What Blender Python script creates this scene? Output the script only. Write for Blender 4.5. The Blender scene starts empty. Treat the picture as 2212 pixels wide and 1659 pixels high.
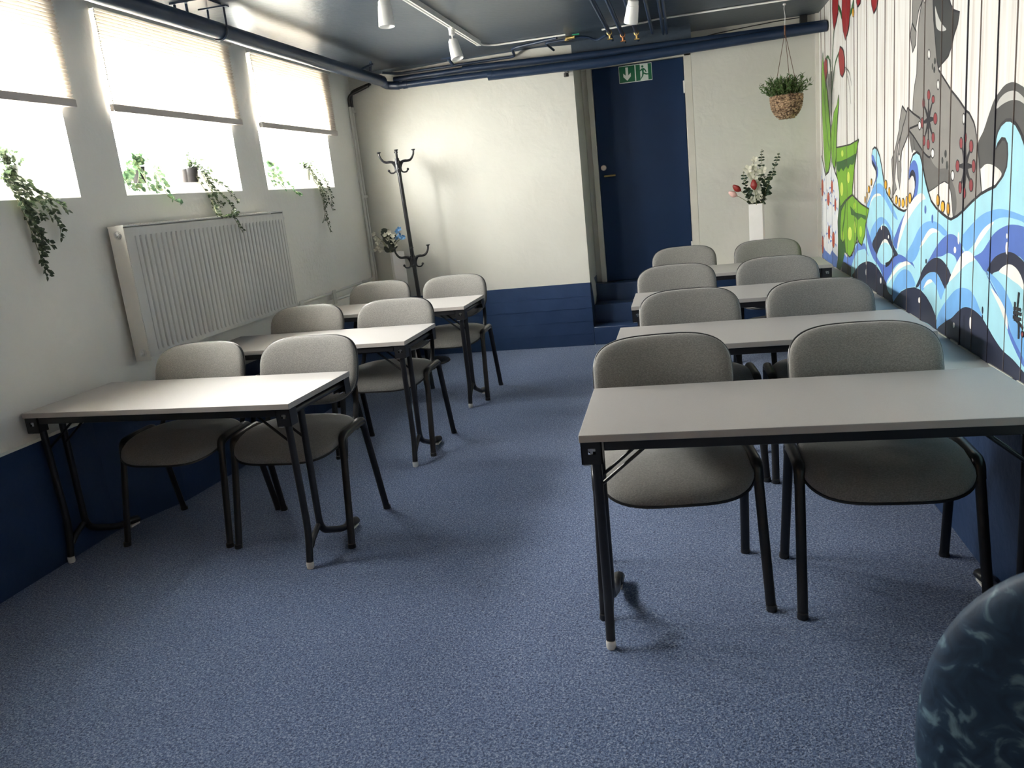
import bpy, math, random
from mathutils import Vector, Matrix
random.seed(7)
S = bpy.context.scene
PI = math.pi

# ------------------------------------------------------------------ camera
W, H = 2212, 1659
FPX = 1730.0
YAW, PITCH, ROLL = [math.radians(a) for a in (13.239, 13.428, -6.0655)]
CAM = Vector((0, 0, 1.5))
_f0 = Vector((-math.sin(YAW), math.cos(YAW), 0)); _r0 = Vector((math.cos(YAW), math.sin(YAW), 0)); _u0 = Vector((0, 0, 1))
FWD = _f0*math.cos(PITCH) - _u0*math.sin(PITCH)
_up = _u0*math.cos(PITCH) + _f0*math.sin(PITCH)
RGT = _r0*math.cos(ROLL) + _up*math.sin(ROLL)
UPV = _up*math.cos(ROLL) - _r0*math.sin(ROLL)
cam_d = bpy.data.cameras.new('camera'); cam = bpy.data.objects.new('camera', cam_d)
S.collection.objects.link(cam)
cam.matrix_world = Matrix(((RGT.x, UPV.x, -FWD.x, CAM.x), (RGT.y, UPV.y, -FWD.y, CAM.y), (RGT.z, UPV.z, -FWD.z, CAM.z), (0, 0, 0, 1)))
cam_d.sensor_fit = 'HORIZONTAL'; cam_d.sensor_width = 36.0; cam_d.lens = FPX/W*36.0
cam_d.clip_start = 0.05; cam_d.clip_end = 100
cam_d.dof.use_dof = True; cam_d.dof.focus_distance = 4.2; cam_d.dof.aperture_fstop = 8.0
S.camera = cam

def on_plane(px, py, axis, val):
    """world point where the sight line through a photo pixel meets a wall plane"""
    d = RGT*(px-W/2)/FPX - UPV*(py-H/2)/FPX + FWD
    t = (val-CAM[axis])/d[axis]
    return CAM + d*t

# ------------------------------------------------------------------ light
S.view_settings.view_transform = 'Standard'; S.view_settings.look = 'None'
S.view_settings.gamma = 1.0; S.view_settings.use_curve_mapping = False
S.view_settings.exposure = 1.85
world = bpy.data.worlds.new('overcast_sky'); S.world = world; world.use_nodes = True
wn = world.node_tree.nodes; wl = world.node_tree.links
bg = wn['Background']
geo = wn.new('ShaderNodeTexCoord'); sep = wn.new('ShaderNodeSeparateXYZ'); ramp = wn.new('ShaderNodeValToRGB')
wl.new(geo.outputs['Generated'], sep.inputs[0]); wl.new(sep.outputs['Z'], ramp.inputs[0])
ramp.color_ramp.elements[0].position = 0.0; ramp.color_ramp.elements[0].color = (0.95, 0.94, 0.90, 1)
ramp.color_ramp.elements[1].position = 0.75; ramp.color_ramp.elements[1].color = (0.62, 0.61, 0.60, 1)
e = ramp.color_ramp.elements.new(0.12); e.color = (1.0, 0.98, 0.94, 1)
wl.new(ramp.outputs[0], bg.inputs[0]); bg.inputs[1].default_value = 36.0
try:
    S.cycles.max_bounces = 10; S.cycles.diffuse_bounces = 6; S.cycles.transparent_max_bounces = 12
    S.cycles.caustics_reflective = False; S.cycles.caustics_refractive = False
    S.cycles.sample_clamp_indirect = 8.0
except Exception: pass

WX = -3.03           # left wall
FX = -3.20           # window frame plane
YB = 7.52            # back wall
YR = 7.90            # its right part, set back above the plinth
YD = 8.12            # door plane
RXW = 1.195          # mural wall
ZC = 2.72            # ceiling
YF = -2.2            # wall behind the camera
WINS = [(1, 2.25, 3.69), (2, 4.05, 5.28), (3, 5.65, 6.85)]
Z0, Z1, ZT = 1.70, 2.66, 2.44

for n, a, b in WINS:
    ld = bpy.data.lights.new('sky_portal', 'AREA'); lo = bpy.data.objects.new('sky_portal', ld); S.collection.objects.link(lo)
    ld.shape = 'RECTANGLE'; ld.size = b-a; ld.size_y = 0.8
    ld.cycles.is_portal = True
    lo.location = (FX-0.12, (a+b)/2, 2.12); lo.rotation_euler = (PI/2, 0, -PI/2)

# warm ceiling lamp in the part of the room behind the camera
wl_ = bpy.data.lights.new('warm_lamp', 'POINT'); wo_ = bpy.data.objects.new('warm_lamp', wl_); S.collection.objects.link(wo_)
wl_.energy = 11; wl_.color = (1.0, .72, .48); wl_.shadow_soft_size = .12; wo_.location = (-1.1, -1.1, 2.34)

# ------------------------------------------------------------------ helpers
def tag(o, label=None, cat=None, group=None, kind=None):
    if label: o['label'] = label
    if cat: o['category'] = cat
    if group: o['group'] = group
    if kind: o['kind'] = kind
    return o

def empty(name, loc=(0, 0, 0), rz=0.0, label=None, cat=None, group=None, kind=None):
    o = bpy.data.objects.new(name, None); S.collection.objects.link(o)
    o.empty_display_size = 0.05
    o.location = loc; o.rotation_euler = (0, 0, rz)
    return tag(o, label, cat, group, kind)

class MB:
    def __init__(s): s.v = []; s.f = []; s.m = []
    def add(s, vs, fs, mi=0):
        n = len(s.v); s.v += [tuple(v) for v in vs]; s.f += [tuple(i+n for i in f) for f in fs]; s.m += [mi]*len(fs); return s
    def box(s, x0, x1, y0, y1, z0, z1, mi=0):
        vs = [(x, y, z) for z in (z0, z1) for y in (y0, y1) for x in (x0, x1)]
        return s.add(vs, [(0, 2, 3, 1), (4, 5, 7, 6), (0, 1, 5, 4), (2, 6, 7, 3), (0, 4, 6, 2), (1, 3, 7, 5)], mi)
    def tube(s, pts, r, seg=12, mi=0, cap=True, flat=1.0, ref=None):
        """tube along pts; r number or list; flat scales the second axis; ref fixes the first axis"""
        P = [Vector(p) for p in pts]; n = len(P); R = r if isinstance(r, (list, tuple)) else [r]*n
        vs = []; pa = None
        for i in range(n):
            t = (P[min(i+1, n-1)]-P[max(i-1, 0)]).normalized()
            if ref is not None:
                a = Vector(ref); a = (a - t*a.dot(t)).normalized()
            elif pa is None:
                a = Vector((0, 0, 1)) if abs(t.z) < 0.9 else Vector((1, 0, 0)); a = (a - t*a.dot(t)).normalized()
            else:
                a = (pa - t*pa.dot(t)).normalized()
            pa = a; b = t.cross(a)
            for k in range(seg):
                w = 2*PI*k/seg; vs.append(P[i] + a*R[i]*math.cos(w) + b*R[i]*flat*math.sin(w))
        fs = [(i*seg+k, i*seg+(k+1) % seg, (i+1)*seg+(k+1) % seg, (i+1)*seg+k) for i in range(n-1) for k in range(seg)]
        if cap: fs += [tuple(reversed(range(seg))), tuple((n-1)*seg+k for k in range(seg))]
        return s.add(vs, fs, mi)
    def lathe(s, prof, c=(0, 0, 0), seg=24, mi=0, axis='z', cap=True):
        vs = []
        for r, h in prof:
            for k in range(seg):
                w = 2*PI*k/seg
                p = (r*math.cos(w), r*math.sin(w), h)
                if axis == 'x': p = (p[2], p[0], p[1])
                if axis == 'y': p = (p[1], p[2], p[0])
                vs.append((c[0]+p[0], c[1]+p[1], c[2]+p[2]))
        n = len(prof)
        fs = [(i*seg+k, i*seg+(k+1) % seg, (i+1)*seg+(k+1) % seg, (i+1)*seg+k) for i in range(n-1) for k in range(seg)]
        if cap:
            if prof[0][0] > 1e-6: fs.append(tuple(reversed(range(seg))))
            if prof[-1][0] > 1e-6: fs.append(tuple((n-1)*seg+k for k in range(seg)))
        return s.add(vs, fs, mi)
    def ball(s, c, r, seg=12, mi=0, sc=(1, 1, 1)):
        n = seg//2; vs = []
        for i in range(n+1):
            a = PI*i/n
            for k in range(seg):
                w = 2*PI*k/seg
                vs.append((c[0]+r*sc[0]*math.sin(a)*math.cos(w), c[1]+r*sc[1]*math.sin(a)*math.sin(w), c[2]+r*sc[2]*math.cos(a)))
        fs = [(i*seg+k, (i+1)*seg+k, (i+1)*seg+(k+1) % seg, i*seg+(k+1) % seg) for i in range(n) for k in range(seg)]
        return s.add(vs, fs, mi)
    def prism(s, poly, fn, d, mi=0):
        """poly list of 2D; fn(u,v,w)->3D ; thickness d"""
        n = len(poly); vs = [fn(u, v, 0) for u, v in poly]+[fn(u, v, d) for u, v in poly]
        return s.add(vs, [tuple(range(n)), tuple(reversed(range(n, 2*n)))]+[(i, i+n, (i+1) % n+n, (i+1) % n) for i in range(n)], mi)
    def build(s, name, mats, parent=None, smooth=True, bevel=0, bseg=2, subsurf=0, angle=40):
        me = bpy.data.meshes.new(name); me.from_pydata(s.v, [], s.f)
        if not isinstance(mats, (list, tuple)): mats = [mats]
        for m in mats: me.materials.append(m)
        me.polygons.foreach_set('material_index', s.m)
        import bmesh
        bm = bmesh.new(); bm.from_mesh(me); bmesh.ops.remove_doubles(bm, verts=bm.verts, dist=1e-6)
        bmesh.ops.recalc_face_normals(bm, faces=bm.faces)
        bm.to_mesh(me); bm.free()
        if smooth:
            for p in me.polygons: p.use_smooth = True
            try: me.set_sharp_from_angle(angle=math.radians(angle))
            except Exception: pass
        o = bpy.data.objects.new(name, me); S.collection.objects.link(o)
        if parent: o.parent = parent
        if bevel:
            b = o.modifiers.new('bevel', 'BEVEL'); b.width = bevel; b.segments = bseg; b.limit_method = 'ANGLE'
        if subsurf:
            q = o.modifiers.new('sub', 'SUBSURF'); q.levels = subsurf; q.render_levels = subsurf
        return o

def arc(p0, p1, p2, n=6):
    """quadratic bend through corner p1"""
    p0, p1, p2 = Vector(p0), Vector(p1), Vector(p2)
    return [p0*(1-t)**2 + p1*2*t*(1-t) + p2*t*t for t in [i/n for i in range(n+1)]]

def rounded_path(pts, r, n=5):
    P = [Vector(p) for p in pts]; out = [P[0]]
    for i in range(1, len(P)-1):
        a = (P[i-1]-P[i]); b = (P[i+1]-P[i]); ra = min(r, a.length*.49); rb = min(r, b.length*.49)
        out += arc(P[i]+a.normalized()*ra, P[i], P[i]+b.normalized()*rb, n)
    return out+[P[-1]]

def copy_tree(o, parent=None):
    c = o.copy(); S.collection.objects.link(c)
    if parent is not None: c.parent = parent
    for ch in list(o.children): copy_tree(ch, c)
    return c

# ------------------------------------------------------------------ materials
def mat(name, col, rough=0.5, metal=0.0, spec=0.5, noise=None, bump=None, sheen=0, coat=0, coords='Object', trans=0):
    """noise=(scale, colour2, lo, hi[, detail]) ; bump=(scale, strength, distance)"""
    m = bpy.data.materials.new(name); m.use_nodes = True
    nt = m.node_tree; b = nt.nodes['Principled BSDF']
    b.inputs['Base Color'].default_value = (*col, 1); b.inputs['Roughness'].default_value = rough
    b.inputs['Metallic'].default_value = metal; b.inputs['Specular IOR Level'].default_value = spec
    if sheen: b.inputs['Sheen Weight'].default_value = sheen
    if coat: b.inputs['Coat Weight'].default_value = coat; b.inputs['Coat Roughness'].default_value = 0.15
    tc = nt.nodes.new('ShaderNodeTexCoord')
    if noise is None:
        noise = (7.0, tuple(min(1, c*1.06) for c in col), .35, .65)
    n = nt.nodes.new('ShaderNodeTexNoise'); n.inputs['Scale'].default_value = noise[0]
    n.inputs['Detail'].default_value = noise[4] if len(noise) > 4 else 4
    r = nt.nodes.new('ShaderNodeValToRGB'); r.color_ramp.elements[0].position = noise[2]; r.color_ramp.elements[1].position = noise[3]
    r.color_ramp.elements[0].color = (*col, 1); r.color_ramp.elements[1].color = (*noise[1], 1)
    nt.links.new(tc.outputs[coords], n.inputs['Vector']); nt.links.new(n.outputs['Fac'], r.inputs[0]); nt.links.new(r.outputs[0], b.inputs['Base Color'])
    if bump:
        bn = nt.nodes.new('ShaderNodeTexNoise'); bn.inputs['Scale'].default_value = bump[0]; bn.inputs['Detail'].default_value = 6
        bp = nt.nodes.new('ShaderNodeBump'); bp.inputs['Strength'].default_value = bump[1]; bp.inputs['Distance'].default_value = bump[2]
        nt.links.new(tc.outputs[coords], bn.inputs['Vector']); nt.links.new(bn.outputs['Fac'], bp.inputs['Height']); nt.links.new(bp.outputs['Normal'], b.inputs['Normal'])
    if trans:
        tr = nt.nodes.new('ShaderNodeBsdfTranslucent'); mx = nt.nodes.new('ShaderNodeMixShader'); mx.inputs[0].default_value = trans
        out = nt.nodes['Material Output']
        nt.links.new(r.outputs[0], tr.inputs[0]); nt.links.new(b.outputs[0], mx.inputs[1]); nt.links.new(tr.outputs[0], mx.inputs[2]); nt.links.new(mx.outputs[0], out.inputs[0])
    return m

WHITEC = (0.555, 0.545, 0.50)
def plaster(name, col, col2, rough=0.55, big=0.6):
    m = mat(name, col, rough, noise=(2.2, col2, .3, .75), bump=(34, .35, .004))
    nt = m.node_tree; b = nt.nodes['Principled BSDF']
    bp = [n for n in nt.nodes if n.type == 'BUMP'][0]
    tc = [n for n in nt.nodes if n.type == 'TEX_COORD'][0]
    n2 = nt.nodes.new('ShaderNodeTexNoise'); n2.inputs['Scale'].default_value = 5.5; n2.inputs['Detail'].default_value = 3; n2.inputs['Distortion'].default_value = .6
    b2 = nt.nodes.new('ShaderNodeBump'); b2.inputs['Strength'].default_value = big; b2.inputs['Distance'].default_value = .012
    nt.links.new(tc.outputs['Object'], n2.inputs['Vector']); nt.links.new(n2.outputs['Fac'], b2.inputs['Height'])
    nt.links.new(bp.outputs['Normal'], b2.inputs['Normal']); nt.links.new(b2.outputs['Normal'], b.inputs['Normal'])
    return m
M = {}
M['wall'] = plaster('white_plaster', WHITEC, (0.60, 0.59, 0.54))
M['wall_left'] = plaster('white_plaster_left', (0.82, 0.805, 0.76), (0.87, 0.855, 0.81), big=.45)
_nt = M['wall_left'].node_tree; _b = _nt.nodes['Principled BSDF']
_tc = [n for n in _nt.nodes if n.type == 'TEX_COORD'][0]
_mp = _nt.nodes.new('ShaderNodeMapping'); _mp.inputs['Location'].default_value = (3.03/.6, -6.25/.62, -1.12/.42); _mp.inputs['Scale'].default_value = (1/.6, 1/.62, 1/.42)
_gr = _nt.nodes.new('ShaderNodeTexGradient'); _gr.gradient_type = 'SPHERICAL'
_ns = _nt.nodes.new('ShaderNodeTexNoise'); _ns.inputs['Scale'].default_value = 30; _ns.inputs['Detail'].default_value = 5
_mu = _nt.nodes.new('ShaderNodeMath'); _mu.operation = 'MULTIPLY'
_bp = _nt.nodes.new('ShaderNodeBump'); _bp.inputs['Strength'].default_value = 1.0; _bp.inputs['Distance'].default_value = .03
_old = _b.inputs['Normal'].links[0].from_socket
_nt.links.new(_tc.outputs['Object'], _mp.inputs[0]); _nt.links.new(_mp.outputs[0], _gr.inputs[0]); _nt.links.new(_tc.outputs['Object'], _ns.inputs['Vector'])
_nt.links.new(_gr.outputs['Fac'], _mu.inputs[0]); _nt.links.new(_ns.outputs['Fac'], _mu.inputs[1]); _nt.links.new(_mu.outputs[0], _bp.inputs['Height'])
_nt.links.new(_old, _bp.inputs['Normal']); _nt.links.new(_bp.outputs[0], _b.inputs['Normal'])
M['navy_wall'] = mat('navy_concrete_paint', (0.014, 0.034, 0.090), .36, noise=(6, (0.020, 0.044, 0.110), .3, .7), bump=(26, .45, .006))
M['navy_ceiling'] = mat('navy_ceiling_paint', (0.034, 0.050, 0.074), .34, noise=(3.0, (0.048, 0.065, 0.090), .3, .7), bump=(22, .3, .006))
M['navy_pipe'] = mat('navy_gloss_pipe', (0.011, 0.024, 0.055), .33, noise=(9, (0.015, 0.030, 0.066), .3, .7), bump=(30, .1, .002))
M['door'] = mat('navy_door_paint', (0.003, 0.020, 0.070), .5, noise=(3, (0.004, 0.024, 0.080), .3, .7), spec=.3)
M['trim'] = mat('white_gloss_trim', (0.62, 0.60, 0.54), .35, noise=(8, (0.66, 0.64, 0.58), .3, .7), bump=(16, .15, .003))
M['ledge'] = mat('ledge_top_paint', (0.60, 0.60, 0.57), .5, noise=(5, (0.66, 0.66, 0.62), .3, .7), bump=(20, .25, .005))
M['black'] = mat('black_powder_coat', (0.008, 0.008, 0.010), .38, noise=(40, (0.011, 0.011, 0.014), .3, .7))
M['black_plastic'] = mat('black_plastic', (0.012, 0.012, 0.013), .33)
M['tabletop'] = mat('grey_laminate', (0.42, 0.405, 0.398), .42, noise=(300, (0.405, 0.388, 0.378), .4, .6, 2), spec=.45)
M['table_edge'] = mat('grey_laminate_edge', (0.39, 0.36, 0.34), .45)
M['steel'] = mat('bare_steel', (0.62, 0.62, 0.62), .3, metal=1.0)
M['white_cap'] = mat('white_foot_cap', (0.72, 0.70, 0.66), .5)
M['radiator'] = mat('radiator_enamel', (0.66, 0.65, 0.625), .32, noise=(4, (0.69, 0.68, 0.655), .3, .7))
M['white_pipe'] = mat('white_painted_pipe', (0.60, 0.59, 0.55), .4)
M['white_plastic'] = mat('white_plastic', (0.78, 0.77, 0.75), .35)
M['brass'] = mat('brass', (0.62, 0.45, 0.18), .35, metal=1.0)
M['copper'] = mat('copper', (0.6, 0.27, 0.12), .4, metal=1.0)
M['frame'] = mat('window_frame_white', (0.74, 0.73, 0.68), .4)
M['pot'] = mat('dark_plant_pot', (0.028, 0.027, 0.030), .55)
M['pot_light'] = mat('white_plant_pot', (0.7, 0.7, 0.66), .5)
M['pot_grey'] = mat('grey_plant_pot', (0.25, 0.23, 0.24), .6)
M['ivy'] = mat('ivy_leaf', (0.042, 0.062, 0.036), .45, noise=(60, (0.20, 0.26, 0.13), .45, .8), trans=.35)
M['round_leaf'] = mat('round_variegated_leaf', (0.12, 0.22, 0.12), .5, noise=(45, (0.45, 0.50, 0.24), .5, .8), trans=.35)
M['stem'] = mat('green_stem', (0.16, 0.17, 0.08), .6)
M['white_line'] = mat('white_vase', (0.78, 0.75, 0.74), .35)

# fabric: woven heather grey
def fabric(name, c1, c2, c3):
    m = bpy.data.materials.new(name); m.use_nodes = True; nt = m.node_tree; b = nt.nodes['Principled BSDF']
    b.inputs['Roughness'].default_value = .9; b.inputs['Specular IOR Level'].default_value = .2; b.inputs['Sheen Weight'].default_value = .25
    tc = nt.nodes.new('ShaderNodeTexCoord')
    def nz(sc, scale, det):
        mp = nt.nodes.new('ShaderNodeMapping'); mp.inputs['Scale'].default_value = sc
        n = nt.nodes.new('ShaderNodeTexNoise'); n.inputs['Scale'].default_value = scale; n.inputs['Detail'].default_value = det
        nt.links.new(tc.outputs['Object'], mp.inputs[0]); nt.links.new(mp.outputs[0], n.inputs['Vector']); return n
    a = nz((1, 1, .22), 620, 2); c = nz((.25, 1, 1), 560, 2)
    mx = nt.nodes.new('ShaderNodeMath'); mx.operation = 'ADD'; nt.links.new(a.outputs['Fac'], mx.inputs[0]); nt.links.new(c.outputs['Fac'], mx.inputs[1])
    mh = nt.nodes.new('ShaderNodeMath'); mh.operation = 'MULTIPLY'; mh.inputs[1].default_value = .5; nt.links.new(mx.outputs[0], mh.inputs[0])
    r = nt.nodes.new('ShaderNodeValToRGB'); r.color_ramp.elements[0].position = .38; r.color_ramp.elements[1].position = .62
    r.color_ramp.elements[0].color = (*c1, 1); r.color_ramp.elements[1].color = (*c3, 1); ee = r.color_ramp.elements.new(.5); ee.color = (*c2, 1)
    nt.links.new(mh.outputs[0], r.inputs[0]); nt.links.new(r.outputs[0], b.inputs['Base Color'])
    bp = nt.nodes.new('ShaderNodeBump'); bp.inputs['Strength'].default_value = .25; bp.inputs['Distance'].default_value = .0015
    nt.links.new(mh.outputs[0], bp.inputs['Height']); nt.links.new(bp.outputs[0], b.inputs['Normal'])
    return m
M['fabric'] = fabric('grey_woven_fabric', (0.150, 0.144, 0.137), (0.205, 0.198, 0.188), (0.275, 0.265, 0.25))

def carpet():
    m = bpy.data.materials.new('blue_carpet'); m.use_nodes = True; nt = m.node_tree; b = nt.nodes['Principled BSDF']
    b.inputs['Roughness'].default_value = .95; b.inputs['Specular IOR Level'].default_value = .1; b.inputs['Sheen Weight'].default_value = .15
    tc = nt.nodes.new('ShaderNodeTexCoord')
    n = nt.nodes.new('ShaderNodeTexNoise'); n.inputs['Scale'].default_value = 150; n.inputs['Detail'].default_value = 4; n.inputs['Distortion'].default_value = .8
    v = nt.nodes.new('ShaderNodeTexVoronoi'); v.inputs['Scale'].default_value = 230
    n3 = nt.nodes.new('ShaderNodeTexNoise'); n3.inputs['Scale'].default_value = 2.2; n3.inputs['Detail'].default_value = 3
    for q in (n, v, n3): nt.links.new(tc.outputs['Object'], q.inputs['Vector'])
    r = nt.nodes.new('ShaderNodeValToRGB'); r.color_ramp.elements[0].position = .34; r.color_ramp.elements[1].position = .66
    r.color_ramp.elements[0].color = (0.038, 0.056, 0.112, 1); r.color_ramp.elements[1].color = (0.27, 0.325, 0.45, 1)
    ee = r.color_ramp.elements.new(.5); ee.color = (0.092, 0.140, 0.265, 1)
    nt.links.new(n.outputs['Fac'], r.inputs[0])
    mx = nt.nodes.new('ShaderNodeMix'); mx.data_type = 'RGBA'; mx.blend_type = 'MULTIPLY'; mx.inputs[0].default_value = 1
    r2 = nt.nodes.new('ShaderNodeValToRGB'); r2.color_ramp.elements[0].color = (.9, .9, .92, 1); r2.color_ramp.elements[1].color = (1.05, 1.03, 1.0, 1)
    nt.links.new(n3.outputs['Fac'], r2.inputs[0]); nt.links.new(r.outputs[0], mx.inputs[6]); nt.links.new(r2.outputs[0], mx.inputs[7])
    nt.links.new(mx.outputs[2], b.inputs['Base Color'])
    bp = nt.nodes.new('ShaderNodeBump'); bp.inputs['Strength'].default_value = .6; bp.inputs['Distance'].default_value = .004
    nt.links.new(v.outputs['Distance'], bp.inputs['Height']); nt.links.new(bp.outputs[0], b.inputs['Normal'])
    return m
M['carpet'] = carpet()

def boards():
    m = bpy.data.materials.new('whitewashed_boards'); m.use_nodes = True; nt = m.node_tree; b = nt.nodes['Principled BSDF']
    b.inputs['Roughness'].default_value = .5
    tc = nt.nodes.new('ShaderNodeTexCoord'); mp = nt.nodes.new('ShaderNodeMapping'); mp.inputs['Scale'].default_value = (1, 1, .07)
    n = nt.nodes.new('ShaderNodeTexNoise'); n.inputs['Scale'].default_value = 26; n.inputs['Detail'].default_value = 5
    nt.links.new(tc.outputs['Object'], mp.inputs[0]); nt.links.new(mp.outputs[0], n.inputs['Vector'])
    r = nt.nodes.new('ShaderNodeValToRGB'); r.color_ramp.elements[0].position = .3; r.color_ramp.elements[1].position = .7
    r.color_ramp.elements[0].color = (0.64, 0.585, 0.54, 1); r.color_ramp.elements[1].color = (0.84, 0.83, 0.80, 1)
    ee = r.color_ramp.elements.new(.48); ee.color = (0.78, 0.755, 0.72, 1)
    nt.links.new(n.outputs['Fac'], r.inputs[0]); nt.links.new(r.outputs[0], b.inputs['Base Color'])
    return m
M['boards'] = boards()

def thin_glass():
    m = bpy.data.materials.new('window_glass'); m.use_nodes = True; nt = m.node_tree; nt.nodes.remove(nt.nodes['Principled BSDF'])
    t = nt.nodes.new('ShaderNodeBsdfTransparent'); t.inputs[0].default_value = (.96, .97, .96, 1)
    g = nt.nodes.new('ShaderNodeBsdfGlossy'); g.inputs['Roughness'].default_value = .02
    mx = nt.nodes.new('ShaderNodeMixShader'); mx.inputs[0].default_value = .06; nt.links.new(t.outputs[0], mx.inputs[1]); nt.links.new(g.outputs[0], mx.inputs[2])
    nt.links.new(mx.outputs[0], nt.nodes['Material Output'].inputs[0]); return m
M['glass'] = thin_glass()

def blind_mat():
    m = bpy.data.materials.new('pleated_blind_cloth'); m.use_nodes = True; nt = m.node_tree; b = nt.nodes['Principled BSDF']
    b.inputs['Base Color'].default_value = (.72, .66, .60, 1); b.inputs['Roughness'].default_value = .8
    n = nt.nodes.new('ShaderNodeTexNoise'); n.inputs['Scale'].default_value = 400
    r = nt.nodes.new('ShaderNodeValToRGB'); r.color_ramp.elements[0].color = (.70, .64, .58, 1); r.color_ramp.elements[1].color = (.76, .70, .64, 1)
    tc = nt.nodes.new('ShaderNodeTexCoord'); nt.links.new(tc.outputs['Object'], n.inputs['Vector']); nt.links.new(n.outputs['Fac'], r.inputs[0]); nt.links.new(r.outputs[0], b.inputs['Base Color'])
    t = nt.nodes.new('ShaderNodeBsdfTranslucent'); t.inputs[0].default_value = (.80, .75, .68, 1)
    mx = nt.nodes.new('ShaderNodeMixShader'); mx.inputs[0].default_value = .30
    nt.links.new(b.outputs[0], mx.inputs[1]); nt.links.new(t.outputs[0], mx.inputs[2]); nt.links.new(mx.outputs[0], nt.nodes['Material Output'].inputs[0])
    return m
M['blind'] = blind_mat()

def velvet():
    m = bpy.data.materials.new('teal_crushed_velvet'); m.use_nodes = True; nt = m.node_tree; b = nt.nodes['Principled BSDF']
    b.inputs['Roughness'].default_value = .6; b.inputs['Sheen Weight'].default_value = .30; b.inputs['Sheen Roughness'].default_value = .3
    b.inputs['Sheen Tint'].default_value = (.35, .6, .8, 1)
    tc = nt.nodes.new('ShaderNodeTexCoord'); n = nt.nodes.new('ShaderNodeTexNoise'); n.inputs['Scale'].default_value = 17; n.inputs['Detail'].default_value = 6; n.inputs['Distortion'].default_value = 1.2
    nt.links.new(tc.outputs['Object'], n.inputs['Vector'])
    r = nt.nodes.new('ShaderNodeValToRGB'); r.color_ramp.elements[0].position = .38; r.color_ramp.elements[1].position = .68
    r.color_ramp.elements[0].color = (0.005, 0.019, 0.045, 1); r.color_ramp.elements[1].color = (0.12, 0.20, 0.25, 1)
    ee = r.color_ramp.elements.new(.57); ee.color = (0.012, 0.036, 0.075, 1)
    nt.links.new(n.outputs['Fac'], r.inputs[0]); nt.links.new(r.outputs[0], b.inputs['Base Color'])
    bp = nt.nodes.new('ShaderNodeBump'); bp.inputs['Strength'].default_value = .3; bp.inputs['Distance'].default_value = .006
    nt.links.new(n.outputs['Fac'], bp.inputs['Height']); nt.links.new(bp.outputs[0], b.inputs['Normal'])
    return m
M['velvet'] = velvet()

# ------------------------------------------------------------------ room shell
def struct(name, mb, m, **k):
    o = mb.build(name, m, **k); o['kind'] = 'structure'; return o
struct('floor', MB().box(-3.3, 1.4, YF-.1, YB+.02, -.1, 0), M['carpet'], smooth=False)
struct('ceiling', MB().box(-3.5, 1.4, YF-.1, YD+.3, ZC, ZC+.12), M['navy_ceiling'], smooth=False)
struct('wall_front', MB().box(-3.5, 1.4, YF-.15, YF, 0, ZC), M['wall'], smooth=False)

# left wall with sloping-silled window openings (thick: WX-.45 .. WX)
mb = MB(); ylist = [YF]
for n, a, b in WINS: ylist += [a, b]
ylist.append(YB+.3)
XO = WX-.34
for i in range(0, len(ylist), 2):
    mb.box(XO, WX, ylist[i], ylist[i+1], 0, ZC)
for n, a, b in WINS:
    # below the sill: body with a flat shelf by the frame and a slope towards the room
    prof = [(XO, 0), (WX, 0), (WX, Z0), (WX-.075, Z0+.072), (XO, Z0+.075)]
    mb.prism(prof, lambda u, v, w, a=a: (u, a+w, v), b-a)
    mb.prism([(XO, ZT), (FX+.01, ZT), (WX, Z1), (WX, ZC), (XO, ZC)], lambda u, v, w, a=a: (u, a+w, v), b-a)
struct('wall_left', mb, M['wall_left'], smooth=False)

for n, a, b in WINS:
    f = MB(); z0, z1 = Z0+.075, ZT; t = .045
    f.box(FX-.05, FX, a, b, z0, z0+t); f.box(FX-.05, FX, a, b, z1-t, z1)
    f.box(FX-.05, FX, a, a+t, z0+t, z1-t); f.box(FX-.05, FX, b-t, b, z0+t, z1-t)
    mid = (a+b)/2; f.box(FX-.05, FX+.005, mid-.035, mid+.035, z0+t, z1-t)
    o = f.build('window_%d' % n, M['frame'], bevel=.004); o['kind'] = 'structure'
    for q0, q1 in ((a+t, mid-.035), (mid+.035, b-t)):
        s = MB(); t2 = .03; s.box(FX-.035, FX-.005, q0, q1, z0+t, z0+t+t2); s.box(FX-.035, FX-.005, q0, q1, z1-t-t2, z1-t)
        s.box(FX-.035, FX-.005, q0, q0+t2, z0+t+t2, z1-t-t2); s.box(FX-.035, FX-.005, q1-t2, q1, z0+t+t2, z1-t-t2)
        s.build('sash', M['frame'], o, bevel=.003)
        MB().box(FX-.024, FX-.018, q0+t2, q1-t2, z0+t+t2, z1-t-t2).build('window_pane', M['glass'], o, smooth=False)

# back wall: left block, opening for the door, right block
DX0, DX1 = -0.915, 0.112
mb = MB()
mb.box(-3.4, DX0, YB, YD+.3, .60, ZC); mb.box(DX1, 1.4, YR, YD+.3, .60, ZC)
mb.box(DX0, DX1, YD+.06, YD+.3, 0.0, ZC)
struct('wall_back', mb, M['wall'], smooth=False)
struct('trim_8', MB().box(DX0, DX1, YB-.004, YD+.06, 2.575, ZC), M['navy_ceiling'], smooth=False)
# navy concrete plinth of the back wall
mb = MB(); mb.box(-3.4, DX0, YB-.008, YD+.3, 0, .60); mb.box(DX1, 1.4, YB-.008, YD+.3, 0, .60)
for z in (.115, .235, .36, .475):           # shuttering board joints
    for x0, x1 in ((-2.79, DX0),):
        mb.tube([(x0+(x1-x0)*k/24, YB-.009, z+.003*math.sin(k*1.7+z*30)) for k in range(25)], .0022, 5)
struct('baseboard_back', mb, M['navy_wall'], smooth=False)
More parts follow.
